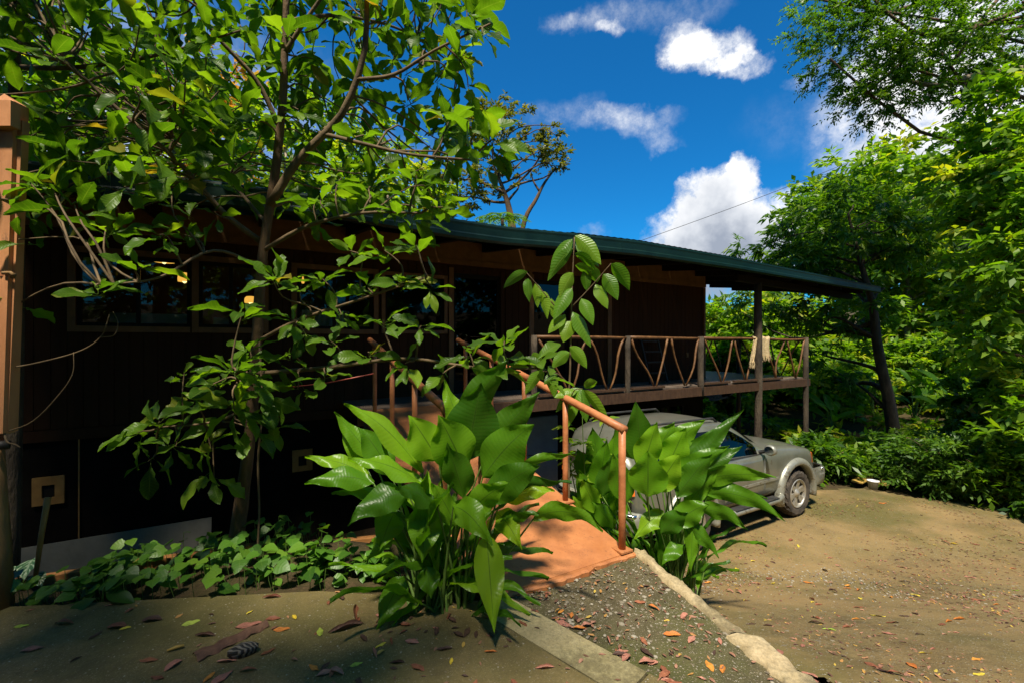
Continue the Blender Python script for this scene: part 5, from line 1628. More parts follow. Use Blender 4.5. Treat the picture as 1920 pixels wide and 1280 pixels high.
# heart-leaved ground cover along the bed
hv = [blade(1, .95, 5, 1, 'heart', .12, .18, .03, 0, 40 + k, stalk=.02) for k in range(4)]
ms, vi, tn, stk = [], [], [], []
rb = np.random.default_rng(8)
n_ = 0
while n_ < 330:
    x = rb.uniform(-3.5, -.35)
    ys_, ye_ = float(np.interp(x, SLX, SLY)), float(np.interp(x, EDX, EDY))
    y = rb.uniform(ys_ + .02, ye_ + .12)
    if vnoise(x, y, 1.6, 12) < -.45: continue
    h = rb.uniform(.05, .24) * (1.1 if x > -2.2 else .8)
    a = rb.uniform(0, 6.28); e = rb.uniform(-.45, .1)
    d_ = np.array([math.cos(a), math.sin(a) - .5, e])
    p = np.array([x, y, -.06 + h]); L = rb.uniform(.055, .125)
    ms.append(frame_mtx(p, d_, unit(np.array([0, -.25, 1.]) + .3 * rb.standard_normal(3)), L)); vi.append(int(rb.integers(0, 4))); tn.append(np.clip(rb.normal(.5, .28), 0, 1))
    stk.append(tube([(x - d_[0] * .03, y + .02, -.08), (x - d_[0] * .01, y, -.06 + h * .6), p], .0022, 4, cap=False))
    n_ += 1
gc = many('ground_cover', hv, ms, vi, tn, MT['leaf_bed'], None)
tag(gc, 'low heart leaved ground cover filling the planting bed', 'ground cover')
o = mk('ground_cover_stalks', *join(stk), MT['stem'], gc); o['kind'] = 'stuff'
# taller seedlings in the bed
for (px, py, dep, h, lb) in ((205, 1080, 3.2, .22, 'leafy seedling in the bed before the leaning board'), (700, 1060, 3.35, .22, 'small leafy seedling in the bed beside the ginger'), (600, 1065, 3.35, .26, 'upright seedling in the bed before the dark opening')):
    q = at(px, py, dep); whorl_plant('seedling', lb, (q[0], q[1], -.07), [(0, 0, h), (.07, .03, h * .7), (-.07, .0, h * .6)], .13, .55, 'leaf_bed', 50 + px, 5, prof='obovate')
# variegated caladium and dark alocasia leaves
m, t, out = newmat('caladium_leaf')
uvn = t.n('ShaderNodeUVMap'); s_ = t.n('ShaderNodeSeparateXYZ'); t.put(s_.inputs[0], uvn.outputs[0])
ax_ = t.m('ABSOLUTE', t.m('SUBTRACT', s_.outputs[0], .5))
vv_ = t.m('MAXIMUM', t.rng(ax_, .0, .09, 1, 0), t.rng(t.m('SINE', t.m('SUBTRACT', t.m('MULTIPLY', s_.outputs[1], 30), t.m('MULTIPLY', ax_, 22))), .3, .9))
principled(t, out, t.mix(t.m('MULTIPLY', vv_, t.rng(t.noise(uvn.outputs[0], 6, 3), .35, .6)), (.03, .10, .02, 1), (.45, .52, .34, 1)), .5)
MT['caladium'] = m


def bigleaf_plant(name, label, foot, spec, mat, seed, wd=.75, prof='heart'):
    root = thing(name, foot, label, 'plant')
    foot = np.array(foot, float)
    for i, (off, d_, L) in enumerate(spec):
        v = blade(1, wd, 8, 2, prof, .14, .2, .03, 0, seed + i, stalk=.02)
        p = foot + np.array(off)
        inst('leaf', mesh_of('leaf', *v, MT[mat]), frame_mtx(p, d_, unit(np.array([0, -.5, 1.]) + .1 * rb.standard_normal(3)), L), root)
        mk('stalk', *tube([foot, foot * .4 + p * .6 + (0, 0, .02), p], .004, 5, cap=False), MT['stem'], root)
    return root


q = at(40, 1085, 3.25)
bigleaf_plant('caladium_plant', 'white veined caladium growing beside the gate post', (q[0], q[1], -.08), [((-.05, 0, .16), (-.2, -.7, -.1), .17), ((.06, .02, .20), (.3, -.6, -.2), .18), ((.0, .05, .12), (-.6, -.4, -.2), .15), ((.1, 0, .1), (.7, -.4, -.3), .13)], 'caladium', 300)
q = at(362, 1068, 3.55)
bigleaf_plant('alocasia_plant', 'dark alocasia with pale veins beside the tree trunk', (q[0], q[1], -.10), [((-.04, 0, .12), (-.7, -.6, -.2), .16), ((.05, .02, .14), (.5, -.7, -.2), .17), ((.0, -.03, .10), (0, -1, -.4), .14)], 'leaf_dark', 310)
q = at(190, 1120, 2.97)
bigleaf_plant('broad_seedling', 'two-leaved green seedling hanging over the slab edge', (q[0], q[1], -.05), [((.02, -.05, .09), (-.9, -.7, -.35), .20), ((.05, -.03, .11), (.9, -.1, -.1), .22), ((.02, 0, .13), (.5, .4, .1), .22)], 'leaf_fern', 320, .42, 'lance')

# bare twigs hanging at the left
tw = thing('bare_vine', at(0, 690, 2.95), 'bare twig looping out from behind the gate post', 'vine')
for pts, r0 in (([(2, 692, 2.93), (70, 680, 2.9), (150, 658, 2.88), (190, 630, 2.86), (205, 590, 2.86)], .006), ([(190, 632, 2.86), (214, 628, 2.85), (221, 606, 2.85), (212, 585, 2.86)], .004), ([(0, 812, 2.9), (60, 790, 2.88), (110, 740, 2.87), (136, 700, 2.87), (138, 660, 2.88)], .0045), ([(8, 812, 2.88), (14, 828, 2.85), (28, 832, 2.84), (38, 838, 2.84)], .007)):
    mk('twig', *tube(spline([at(*p) for p in pts], 20), np.linspace(r0, r0 * .5, 20), 5), MT['twig'], tw, smooth=True)
tag(mk('climbing_stem', *tube(spline([at(482, 1050, 3.55), at(486, 960, 3.55), at(484, 860, 3.56), at(492, 760, 3.6), at(486, 640, 3.62)], 24), .008, 6), MT['twig'], smooth=True), 'thin reddish climbing stem beside the tree trunk', 'vine')
tag(mk('red_cane', *tube([at(535, 726, 4.6), at(610, 718, 4.5), at(700, 700, 4.35)], .007, 6), pm('red_cane', (.28, .04, .03), (.36, .07, .04), 9, .4, 0), smooth=True), 'thin red cane lying across behind the tree', 'cane')

# ------------------------------------------------------------------ trees around
MANGO = dict(ntwig=3, tl=.42, nleaf=11, L=.24, Wd=.055, droop=.55, sag=.2, up=.3)
BROAD = dict(ntwig=4, tl=.6, nleaf=9, L=.25, Wd=.12, droop=.3, sag=.15)
FINE = dict(ntwig=5, tl=.42, nleaf=12, L=.10, Wd=.038, droop=.25, sag=.15)
SPARSE = dict(ntwig=4, tl=.35, nleaf=9, L=.19, Wd=.085, droop=.1, sag=.1)

MK = 1.23
mb = floor_at(at(1672, 850, 10.6 * MK))
MA = lambda x, y, dd: at(x, y, dd * MK)
tree('mango_tree', 'dark trunked tree with long drooping leaves beyond the end of the roof', mb,
     [mb, MA(1676, 820, 10.6), MA(1665, 740, 10.6), MA(1645, 650, 10.55), MA(1636, 570, 10.5), MA(1610, 480, 10.4), MA(1590, 400, 10.3)], [.21, .17, .14, .11, .07, .03],
     [(MA(1590, 430, 10.6), (1.9, 1.6, 1.3), 120), (MA(1700, 440, 10.6), (1.5, 1.4, 1.3), 75), (MA(1460, 480, 11.2), (1.5, 1.3, .8), 60), (MA(1560, 580, 11.4), (2.0, 1.2, .8), 46), (MA(1590, 690, 11.5), (1.2, .9, .9), 18), (MA(1410, 570, 13.3), (1.0, .9, .8), 26)],
     dict(MANGO, L=.27, Wd=.062), 'leaf_mid', 'barkdark', 41, nl=4)
tree('leafy_tree', 'bright broad leaved tree at the right edge of the driveway', floor_at((9.9, 7.6, 0)),
     [floor_at((9.9, 7.6, 0)), (9.85, 7.6, 1.5), (9.7, 7.7, 3.5), (9.3, 7.9, 5.6)], [.2, .16, .12, .05],
     [(at(1905, 290, 8.6), (1.3, 1.3, 1.5), 60), (at(1915, 480, 8.4), (1.0, 1.2, 1.2), 50), (at(1940, 640, 8.2), (.8, 1.0, 1.1), 42), (at(1945, 800, 7.9), (.9, .9, .9), 34), (at(1830, 330, 9.2), (.7, 1.0, 1.0), 30), (at(1985, 430, 8.0), (1.6, 1.4, 3.0), 60)],
     dict(ntwig=4, tl=.55, nleaf=9, L=.21, Wd=.10, droop=.35, sag=.2, tone0=.45), 'leaf_bright', 'bark', 42, nl=7)
# tall tree whose crown hangs over the driveway
ot = floor_at((14.5, 9.5, 0))
tree('overhanging_tree', 'tall fine leaved tree reaching over the driveway from above', ot,
     [ot, (14.3, 9.5, 4), (13.6, 9.6, 8), (11.8, 9.6, 11.0), (9.5, 9.4, 12.2)], [.38, .33, .26, .16, .08],
     [(at(1640, 70, 10.0), (1.5, 1.6, 1.1), 150), (at(1800, 60, 9.6), (2.0, 1.6, 1.3), 190), (at(1660, 165, 10.0), (.95, 1.0, .75), 80), (at(1560, 10, 10.3), (.8, 1.2, .8), 60), (at(1880, 130, 9.6), (1.3, 1.2, .8), 85)],
     FINE, 'leaf_mid', 'bark', 43, nl=3, limb_r=.16)
bl = bpy.data.objects['overhanging_tree']
mk('limb', *tube(spline([at(2000, 125, 9.6), at(1850, 139, 9.7), at(1770, 160, 9.8), at(1730, 158, 9.8), at(1670, 144, 9.9)], 18), np.linspace(.10, .03, 18), 8, wob=.06), MT['barkpale'], bl, smooth=True)
# sparse tree beyond the roof
sb_ = floor_at(at(975, 640, 21))
sr = tree('sparse_tree', 'sparse olive crowned tree with bare forked limbs beyond the roof', sb_,
          [sb_, at(972, 560, 21), at(962, 440, 21), at(950, 375, 21), at(925, 310, 21)], [.3, .26, .2, .12, .05],
          [(at(925, 225, 21), (1.9, 1.6, .75), 70), (at(880, 255, 21), (1.1, 1.3, .9), 40), (at(1020, 268, 21), (1.1, 1.2, .6), 36), (at(1045, 300, 21), (.8, 1, .5), 18), (at(890, 345, 21), (1.9, 1.4, 1.0), 60), (at(970, 310, 21), (.9, 1.0, .5), 14)],
          SPARSE, 'leaf_olive', 'bark', 44, nl=4)
mk('limb', *tube(spline([at(972, 470, 21), at(985, 410, 21), at(1005, 375, 21), at(1020, 345, 21), at(1042, 315, 21)], 14), np.linspace(.13, .04, 14), 7), MT['bark'], sr, smooth=True)
mk('limb', *tube(spline([at(1012, 360, 21), at(1000, 340, 21), at(995, 320, 21)], 8), np.linspace(.06, .02, 8), 6), MT['bark'], sr, smooth=True)
# small palm in front of it
pb = floor_at(at(942, 640, 18)); ptop = at(942, 412, 18)
pr_ = thing('small_palm', pb, 'small palm crown showing just above the roof edge', 'palm')
mk('trunk', *tube([pb, (np.array(pb) + ptop) / 2, ptop], [.1, .08, .06], 8), MT['bark'], pr_, smooth=True)


def frond(p, d, L, n, lw, ll, seed, sag=.5):
    r = np.random.default_rng(seed); k = np.linspace(0, 1, n)[:, None]
    d = unit(np.array(d, float)); P = np.array(p) + d * L * k - np.array([0, 0, sag * L]) * k ** 2
    T = unit(np.gradient(P, axis=0)); sd = unit(np.cross(T, (0, 0, 1.)))
    V = []
    for i in range(2, n):
        for sg in (-1, 1):
            l_ = ll * math.sin(math.pi * (i / n) ** .7 * .93 + .1)
            dv = unit(sd[i] * sg + T[i] * .55 + (0, 0, -.25) + .1 * r.standard_normal(3)); wv = T[i] * lw
            V.append([P[i], P[i] + dv * l_ * .4 + wv, P[i] + dv * l_ - (0, 0, .1 * l_), P[i] + dv * l_ * .4 - wv])
    return np.array(V), P


fv = []
for k in range(9):
    a = k * .7
    V, P = frond(ptop, (math.cos(a), math.sin(a), .5), 1.25, 22, .03, .42, k); fv.append(V)
    mk('frond_stem', *tube(P, np.linspace(.02, .005, 22), 5), MT['stem'], pr_)
quads('fronds', np.concatenate(fv), rng.uniform(.2, .8, sum(len(v) for v in fv)), MT['leaf_mid'], pr_)

BGT = [  # px, depth, top px, crown half width m, material, label
    (1348, 20, 575, 1.3, 'leaf_bright', 'bright tree seen between the house corner and the first deck post'), (1375, 24, 600, 1.6, 'leaf_olive', 'distant olive tree just past the house corner'), (1440, 20, 545, 2.0, 'leaf_bright', 'bright tree behind the blanket on the railing'),
    (1535, 22, 330, 2.4, 'leaf_mid', 'mid green tree behind the roof end'), (1620, 25, 280, 3.0, 'leaf_bright', 'tall bright tree behind the drooping tree'), (1700, 20, 245, 2.2, 'leaf_bright', 'tall light green tree rising beside the cable'),
    (1750, 27, 300, 3.2, 'leaf_bright', 'mid green tree behind the right edge foliage'), (1800, 19, 330, 2.7, 'leaf_bright', 'yellow green tree behind the shrubs at the driveway end'), (1900, 21, 200, 3.4, 'leaf_bright', 'large mid green tree filling the right background'),
    (2010, 18, 150, 2.4, 'leaf_bright', 'bright tree at the far right background')]
for i, (px, dep, tp, hw, mt_, lb) in enumerate(BGT):
    b0 = floor_at(at(px, 800, dep)); top_ = at(px, tp, dep)[2]
    h = top_ - b0[2]
    c1 = (b0[0], b0[1], b0[2] + h * .72); c2 = (b0[0] + .4 * hw, b0[1] - .3, b0[2] + h * .38)
    sc_l = dep / 15
    tree('forest_tree', lb, b0, [b0, (b0[0] + .1, b0[1], b0[2] + h * .35), (b0[0] - .1, b0[1], b0[2] + h * .75)], [.16, .12, .05],
         [(c1, (hw, hw * .9, h * .28), int(42 * hw)), (c2, (hw * 1.05, hw, h * .34), int(40 * hw))],
         dict(ntwig=4, tl=.7 * sc_l, nleaf=9, L=.27 * sc_l, Wd=.13 * sc_l, droop=.3, sag=.2, tone0=.58, tv=.36), mt_, 'barkpale' if i % 2 else 'barkdark', 60 + i, group='trees beyond the driveway', nl=5)
LFT = [(30, 12.5, 60, 2.6, 'leaf_bright', 'bright tree behind the house above the gate post'), (190, 13.5, 20, 2.8, 'leaf_mid', 'mid green tree behind the roof near the gate post'), (330, 14, 90, 2.4, 'leaf_bright', 'bright tree behind the roof left of the orange tree'), (415, 18, 85, 2.1, 'leaf_orange', 'orange flowering tree behind the roof'),
       (540, 15, 150, 2.3, 'leaf_bright', 'bright tree behind the roof beside the slender trunk'), (640, 19, 215, 2.2, 'leaf_bright', 'bright low tree behind the roof right of the slender trunk'), (730, 17, 240, 2.2, 'leaf_bright', 'yellow green tree behind the middle of the roof'), (820, 22, 330, 2.0, 'leaf_olive', 'low olive tree beside the sparse tree')]
for i, (px, dep, tp, hw, mt_, lb) in enumerate(LFT):
    b0 = floor_at(at(px, 640, dep)); top_ = at(px, tp, dep)[2]; h = top_ - b0[2]
    c1 = (b0[0], b0[1], b0[2] + h * .74)
    tree('forest_tree', lb, b0, [b0, (b0[0] + .1, b0[1], b0[2] + h * .4), (b0[0] - .1, b0[1], b0[2] + h * .8)], [.18, .13, .05],
         [(c1, (hw, hw * .8, h * .26), int(48 * hw)), ((b0[0] + .5, b0[1], b0[2] + h * .5), (hw, hw * .8, h * .2), int(26 * hw))],
         dict(ntwig=5, tl=.65, nleaf=9, L=.26, Wd=.13, droop=.25, sag=.15, tone0=.6, tv=.3), mt_, 'barkpale', 80 + i, group='trees behind the house', nl=5)

# ------------------------------------------------------------------ shrubs round the end of the driveway
SH = [  # px, py of the foot, depth, height, half width, material, leaf L, W, label
    (1535, 900, 10.2, .9, .9, 'leaf_mid', .20, .07, 'dark low shrub at the foot of the outer deck post'), (1590, 895, 10.3, .6, .7, 'leaf_fern', .16, .06, 'dark shrub behind the white bucket'), (1700, 905, 9.5, 1.3, .8, 'leaf_fern', .13, .05, 'blue green shrub to the right of the bucket'),
    (1750, 915, 9.0, 1.15, .85, 'leaf_fern', .12, .045, 'feathery green shrub at the driveway edge below the pale palm'), (1810, 925, 8.6, 1.45, .8, 'leaf_fern', .12, .05, 'feathery shrub with drooping tips at the driveway edge'), (1870, 935, 8.2, 1.0, .7, 'leaf_bright', .15, .05, 'yellowish shrub at the right driveway edge'),
    (1925, 945, 7.8, 1.2, .7, 'leaf_mid', .16, .07, 'leafy shrub cut by the right edge of the view'), (1365, 800, 17.5, 2.6, 1.8, 'leaf_bright', .34, .17, 'bright shrub behind the car under the deck corner'), (1455, 800, 19, 3.0, 1.9, 'leaf_bright', .34, .16, 'bright shrub between the two deck posts'),
    (1560, 820, 17, 2.0, 1.5, 'leaf_bright', .26, .13, 'broad leaved shrub behind the car bonnet'), (1620, 800, 18, 2.4, 1.5, 'leaf_bright', .25, .10, 'sunlit shrub left of the dark trunk'), (1735, 800, 17, 2.4, 1.5, 'leaf_bright', .26, .12, 'tall shrub right of the dark trunk'),
    (1805, 810, 15.5, 2.6, 1.4, 'leaf_bright', .22, .11, 'tall leafy shrub behind the pale palm'), (1880, 860, 10.0, 2.6, 1.1, 'leaf_mid', .2, .10, 'tall dark shrub at the right background')]
for i, (px, py, dep, h, hw, mt_, L, wd, lb) in enumerate(SH):
    b0 = floor_at(at(px, py, dep))
    tree('shrub', lb, b0, [b0, (b0[0] + .02, b0[1], b0[2] + h * .3), (b0[0] - .04, b0[1], b0[2] + h * .7)], [.025, .018, .01],
         [((b0[0], b0[1], b0[2] + h * .55), (hw, hw * .75, h * .5), int(48 * hw * max(h, .8)))],
         dict(ntwig=5, tl=.34, nleaf=9, L=L, Wd=wd, droop=.3, sag=.35, tone0=.45, tv=.32), mt_, 'twig', 110 + i, group='shrubs round the driveway', nl=6, cat='shrub')
# arching fern-like shrubs and the pale fan palm
for i, (px, py, dep, lb) in enumerate(((1660, 868, 9.9, 'fern with long arching fronds in front of the dark trunk'), (1780, 880, 9.3, 'fern arching over the feathery shrubs'), (1600, 912, 9.9, 'low fern beside the ochre boards'), (1715, 905, 9.4, 'fern drooping at the edge of the driveway'))):
    b0 = floor_at(at(px, py, dep)); fr_ = thing('fern', b0, lb, 'fern', 'ferns at the driveway end')
    fv = []
    for k in range(11):
        a = k * .6 + i
        V, P = frond((b0[0], b0[1], b0[2] + .1), (math.cos(a), math.sin(a), 1.1), 1.15 if i in (0, 1) else .8, 26, .018, .17, i * 20 + k, .55); fv.append(V)
        mk('frond_stem', *tube(P, np.linspace(.008, .003, 26), 4, cap=False), MT['stem'], fr_)
    quads('fronds', np.concatenate(fv), rng.uniform(.3, 1, sum(len(v) for v in fv)), MT['leaf_fern'], fr_)
MT['palepalm'] = leafmat('pale_palm_leaf', [(0, (.32, .34, .16)), (1, (.45, .45, .24))], .4, .5)
b0 = np.array(floor_at(at(1835, 860, 9.9))); c0 = at(1834, 778, 9.9)
pp = thing('fan_palm', tuple(b0), 'small pale fan palm standing out among the dark shrubs', 'palm')
mk('trunk', *tube([b0, (b0 + c0) / 2, c0], .02, 6), MT['stem'], pp)
for k in range(9):
    a = -.95 + k * .24
    d_ = np.array([math.sin(a * 1.25), -.15, math.cos(a) * .8])
    v = blade(1, .16, 6, 1, 'lance', .3, .12, 0, 0, k, stalk=.02)
    me_ = mesh_of('leaf', *v, MT['palepalm']); a_t = me_.attributes.new('tone', 'FLOAT', 'POINT'); a_t.data.foreach_set('value', np.full(len(me_.vertices), (k * .37) % 1, np.float32))
    inst('leaf', me_, frame_mtx(c0, d_, (0, -1, .3), .46), pp)
# big paddle leaves low between the trunks
for i, (px, py, dep, lb) in enumerate(((1560, 800, 13.5, 'banana like plant with paddle leaves beside the outer deck post'), (1640, 790, 15.0, 'paddle leaved plant just left of the dark trunk'), (1715, 800, 14.5, 'paddle leaved plant just right of the dark trunk'), (1780, 790, 13.5, 'paddle leaved plant among the right shrubs'))):
    b0 = np.array(floor_at(at(px, py, dep))); pl_ = thing('paddle_plant', tuple(b0), lb, 'plant', 'paddle leaved plants')
    r = np.random.default_rng(i + 70)
    for k in range(9):
        a = r.uniform(0, 6.28); d_ = np.array([math.cos(a), math.sin(a) * .6, r.uniform(.5, 1.6)])
        p = b0 + unit(d_) * (.2, .2, 1) * r.uniform(.7, 1.5)
        V, Q, UV = blade(1, .30, 10, 2, 'lance', .2, .35, .04, 0, i * 30 + k, stalk=.06)
        inst('leaf', mesh_of('leaf', V, Q, UV, MT['leaf_ginger']), frame_mtx(p, d_, (0, -.6, 1), r.uniform(.6, 1.0)), pl_)
        mk('stalk', *tube([b0, p], [.02, .01], 5, cap=False), MT['stem'], pl_)
# low undergrowth on the forest floor beyond the driveway: one mass
ru = np.random.default_rng(123)
cs = []
while len(cs) < 620:
    dep_ = ru.uniform(9.6, 26); px_ = ru.uniform(1300, 2080)
    q = at(px_, 640, dep_); u0_, d0_ = C * q[0] + S * q[1], -S * q[0] + C * q[1]
    if u0_ < 12.9 and d0_ < 10.0: continue
    if q[1] < 9.6: continue
    cs.append((q[0], q[1], floor_at(q)[2] + ru.uniform(.05, .35 if dep_ < 14 else .9 + .05 * dep_)))
V, tn = twigcloud(np.array(cs), 4, .55, 8, .26, .13, .3, .25, 78, tone0=.6, tv=.35)
tag(quads('undergrowth', V, tn, MT['leaf_bright']), 'bright leafy undergrowth covering the ground beyond the driveway', 'undergrowth')
# unseen wood added to darken the house front and its panes: one mass
rf = np.random.default_rng(99)
cs = []
for k in range(1300):
    a = rf.uniform(math.pi * .98, math.pi * 1.84); rr_ = rf.uniform(8.5, 13)
    cs.append((rr_ * math.cos(a), rr_ * math.sin(a) + 1.0, rf.uniform(.1, 12.5)))
for k in range(420):     # unseen clumps added farther right to block sky reflected in the panes
    a = rf.uniform(math.pi * 1.80, math.pi * 1.99); rr_ = rf.uniform(14, 19)
    cs.append((rr_ * math.cos(a), rr_ * math.sin(a) + 1.0, rf.uniform(-.5, 9)))
for k in range(40):     # unseen clumps added overhead to shade the slab
    cs.append((rf.uniform(-6.0, -.5), rf.uniform(-5.6, -1.35), rf.uniform(8.0, 9.4)))
for k in range(130):  # more clumps added overhead on the left to shade the basement wall
    cs.append((rf.uniform(-10, -4.6), rf.uniform(-5, 2.2), rf.uniform(8.0, 9.4)))
V, tn = twigcloud(np.array(cs), 5, .9, 8, .42, .21, .3, .2, 77)
wd_ = quads('added_shade_wood', V, tn, MT['leaf_mid'])
tag(wd_, 'unseen wood added behind the viewer and overhead to shade house and slab', 'wood')
# ------------------------------------------------------------------ fallen leaves, pebbles, small litter
def drymat(name, c1, c2, rough=.6, trans=.12):
    m, t, out = newmat(name)
    oi = t.n('ShaderNodeObjectInfo'); oc = t.n('ShaderNodeTexCoord').outputs['Object']
    b = t.mix(oi.outputs['Random'], (*c1, 1), (*c2, 1))
    b = t.mix(t.rng(t.noise(oc, 2.6, 5, .7), .45, .7, 0, .6), b, tuple(x * .42 for x in c1) + (1,))
    uv = t.n('ShaderNodeUVMap'); s = t.n('ShaderNodeSeparateXYZ'); t.put(s.inputs[0], uv.outputs[0])
    ax = t.m('ABSOLUTE', t.m('SUBTRACT', s.outputs[0], .5))
    ph = t.m('SUBTRACT', t.m('MULTIPLY', s.outputs[1], 55), t.m('MULTIPLY', ax, 14))
    b = t.mix(t.m('MULTIPLY', t.rng(ax, .01, .04, 1, 0), .4), b, tuple(min(1, x * 1.7) for x in c2) + (1,))
    p = principled(t, out, b, rough, 0, t.bump(t.m('SINE', ph), .12, .01), .3)
    return m


MT['dry_brown'] = drymat('dry_leaf_brown', (.16, .055, .030), (.30, .11, .055))
MT['dry_pink'] = drymat('dry_leaf_russet', (.30, .12, .085), (.42, .19, .13))
MT['dry_orange'] = drymat('dry_leaf_orange', (.42, .13, .03), (.55, .24, .04))
MT['dry_yellow'] = drymat('dry_leaf_yellow', (.55, .38, .03), (.62, .50, .06))
MT['dry_lime'] = drymat('fallen_leaf_green', (.20, .30, .03), (.36, .42, .06))
MT['dry_dark'] = drymat('dry_leaf_dark', (.055, .028, .02), (.10, .05, .034))
rl = np.random.default_rng(17)


def dry(kind, seed):
    r = np.random.default_rng(seed)
    wd = r.uniform(.36, .52)
    nl, na = 7, 2
    t_ = np.linspace(0, 1, nl + 1); wp = np.maximum(np.sin(np.pi * t_ ** .9) ** .8, .04)
    roll = r.uniform(.2, 1.6) if kind == 'curl' else r.uniform(-.3, .5)
    arch = r.uniform(-.15, .55) if kind == 'curl' else r.uniform(-.05, .18)
    V, UV = [], []
    ph = r.uniform(0, 6)
    for i, t0 in enumerate(t_):
        for j in range(-na, na + 1):
            a = j / na; hw = wp[i] * wd * .5 * (1 - (.25 * max(0, r.uniform(-1, 1)) if abs(j) == na else 0))
            ang = a * roll * 1.3; rad = hw / max(abs(roll * 1.3), .05)
            x = rad * math.sin(ang) if abs(roll) > .05 else a * hw
            z = rad * (1 - math.cos(ang)) * np.sign(roll)
            V.append((x, t0 - .5, z + arch * (.25 - (t0 - .5) ** 2) + .03 * math.sin(t0 * 9 + ph + j * 2) * abs(a))); UV.append((.5 + .5 * a, t0))
    V = np.array(V); V[:, 2] -= V[:, 2].min()
    k = 2 * na + 1
    Q = [(i * k + j, i * k + j + 1, (i + 1) * k + j + 1, (i + 1) * k + j) for i in range(nl) for j in range(k - 1)]
    return V, Q, np.array(UV)


DV = [dry('curl' if k % 2 else 'flat', 400 + k) for k in range(10)]
KIND = {'brown': 'dry_brown', 'russet': 'dry_pink', 'orange': 'dry_orange', 'yellow': 'dry_yellow', 'green': 'dry_lime', 'dark': 'dry_dark'}
DM = {c: [mesh_of('fallen_leaf', *v, MT[mn]) for v in DV] for c, mn in KIND.items()}


def fallen(x, y, L, c, label, group, k=None, rot=None, tilt=.12, lift=.003):
    k = int(rl.integers(0, 10)) if k is None else k
    a = rl.uniform(0, 6.28) if rot is None else rot
    e = .12
    gx_, gy_ = (gz(x + e, y) - gz(x - e, y)) / (2 * e), (gz(x, y + e) - gz(x, y - e)) / (2 * e)
    if abs(gx_) > .6 or abs(gy_) > .6: gx_ = gy_ = 0
    n = unit(np.array([-gx_, -gy_, 1.]) + tilt * rl.standard_normal(3))
    o = inst('fallen_leaf', DM[c][k], frame_mtx((x, y, gz(x, y) + lift), (math.cos(a), math.sin(a), gx_ * math.cos(a) + gy_ * math.sin(a)), n, L))
    return tag(o, label, 'leaf', group)


# leaves that can be told apart, set where they lie
def g0(px, py, z=0.):
    dep = (EYE - z) * F / (py - 640); return at(px, py, dep)[:2]


def gdrive(px, py):
    z = -.3
    for _ in range(12):
        x, y = g0(px, py, z); z = gz(x, y) * .6 + z * .4
    return g0(px, py, z)


SOLO = [((668, 1150), .20, 'brown', 'large upright curled brown leaf beside the hanging ginger leaf', 1, 1.9, .5), ((650, 1178), .22, 'dark', 'long rolled dark leaf under the large curled leaf', 3, .5, .1), ((60, 1218), .11, 'russet', 'russet leaf alone at the left end of the slab', 0, .3, .1),
        ((325, 1248), .10, 'russet', 'russet leaf near the bottom edge below the pale sliver', 5, 1.2, .1), ((425, 1240), .11, 'russet', 'russet curled leaf in front of the striped pod', 1, .1, .2), ((465, 1258), .085, 'brown', 'small brown leaf below the striped pod', 7, .2, .1),
        ((466, 1172), .15, 'russet', 'large torn russet leaf on the bark strip', 4, .4, .2), ((512, 1160), .10, 'brown', 'brown leaf at the far end of the bark strip', 2, .1, .2), ((385, 1192), .13, 'dark', 'dark curled leaf at the near end of the bark strip', 3, .0, .2),
        ((358, 1168), .10, 'green', 'pale yellow green leaf above the bark strip', 4, .6, .1), ((468, 1148), .055, 'yellow', 'small yellow leaf above the bark strip', 2, 1.2, .1), ((552, 1157), .07, 'yellow', 'yellow curved leaf in front of the heart leaves', 1, 2.3, .2), ((452, 1188), .06, 'yellow', 'small yellow leaf resting on the bark strip', 0, 1.0, .2),
        ((600, 1185), .09, 'green', 'round green fallen leaf beside the curled brown leaf', 8, 2.0, .1), ((714, 1210), .075, 'yellow', 'bright yellow leaf below the ginger plant', 6, .8, .2), ((528, 1180), .10, 'orange', 'orange leaf beside the bark strip', 4, .2, .1), ((588, 1252), .085, 'orange', 'orange leaf paired with a purple leaf', 6, 2.6, .1), ((610, 1250), .08, 'dark', 'purplish leaf touching the orange leaf', 2, 1.3, .1),
        ((622, 1262), .07, 'brown', 'red brown leaf below the purplish leaf', 0, 1.7, .1), ((668, 1246), .07, 'green', 'lime leaf alone on the mossy slab', 8, .5, .1), ((392, 1270), .08, 'orange', 'orange leaf at the bottom edge', 6, 1.4, .1), ((414, 1274), .14, 'russet', 'large pale russet leaf at the bottom edge', 2, 1.2, .2),
        ((745, 1243), .09, 'dark', 'dark curled leaf on the slab below the ginger', 3, .1, .1), ((846, 1240), .06, 'yellow', 'small yellow leaf on the slab before the strip', 9, 1.5, .2), ((920, 1222), .075, 'orange', 'thin orange leaf at the tip of the hanging ginger leaf', 1, .0, .1), ((1022, 1252), .11, 'russet', 'curled russet leaf on the strip joint', 3, .1, .2),
        ((220, 1176), .12, 'brown', 'brown leaf on the slab below the heart leaves', 5, .1, .1), ((40, 1174), .08, 'green', 'olive leaf at the left end of the slab', 4, .3, .1), ((235, 1178), .06, 'yellow', 'thin yellow leaf touching a brown leaf', 1, .5, .2), ((120, 1170), .12, 'brown', 'long brown leaf at the back of the slab', 7, .0, .1), ((285, 1163), .12, 'dark', 'dark leaf pile at the back of the slab', 5, .2, .2),
        ((510, 1120), .13, 'brown', 'brown leaf tucked against the bed', 3, .2, .2)]
for (px, py), L, c, lb, k, a, tl_ in SOLO:
    x, y = g0(px, py); fallen(x, y, L * .92, c, lb, None, k, a, tl_)
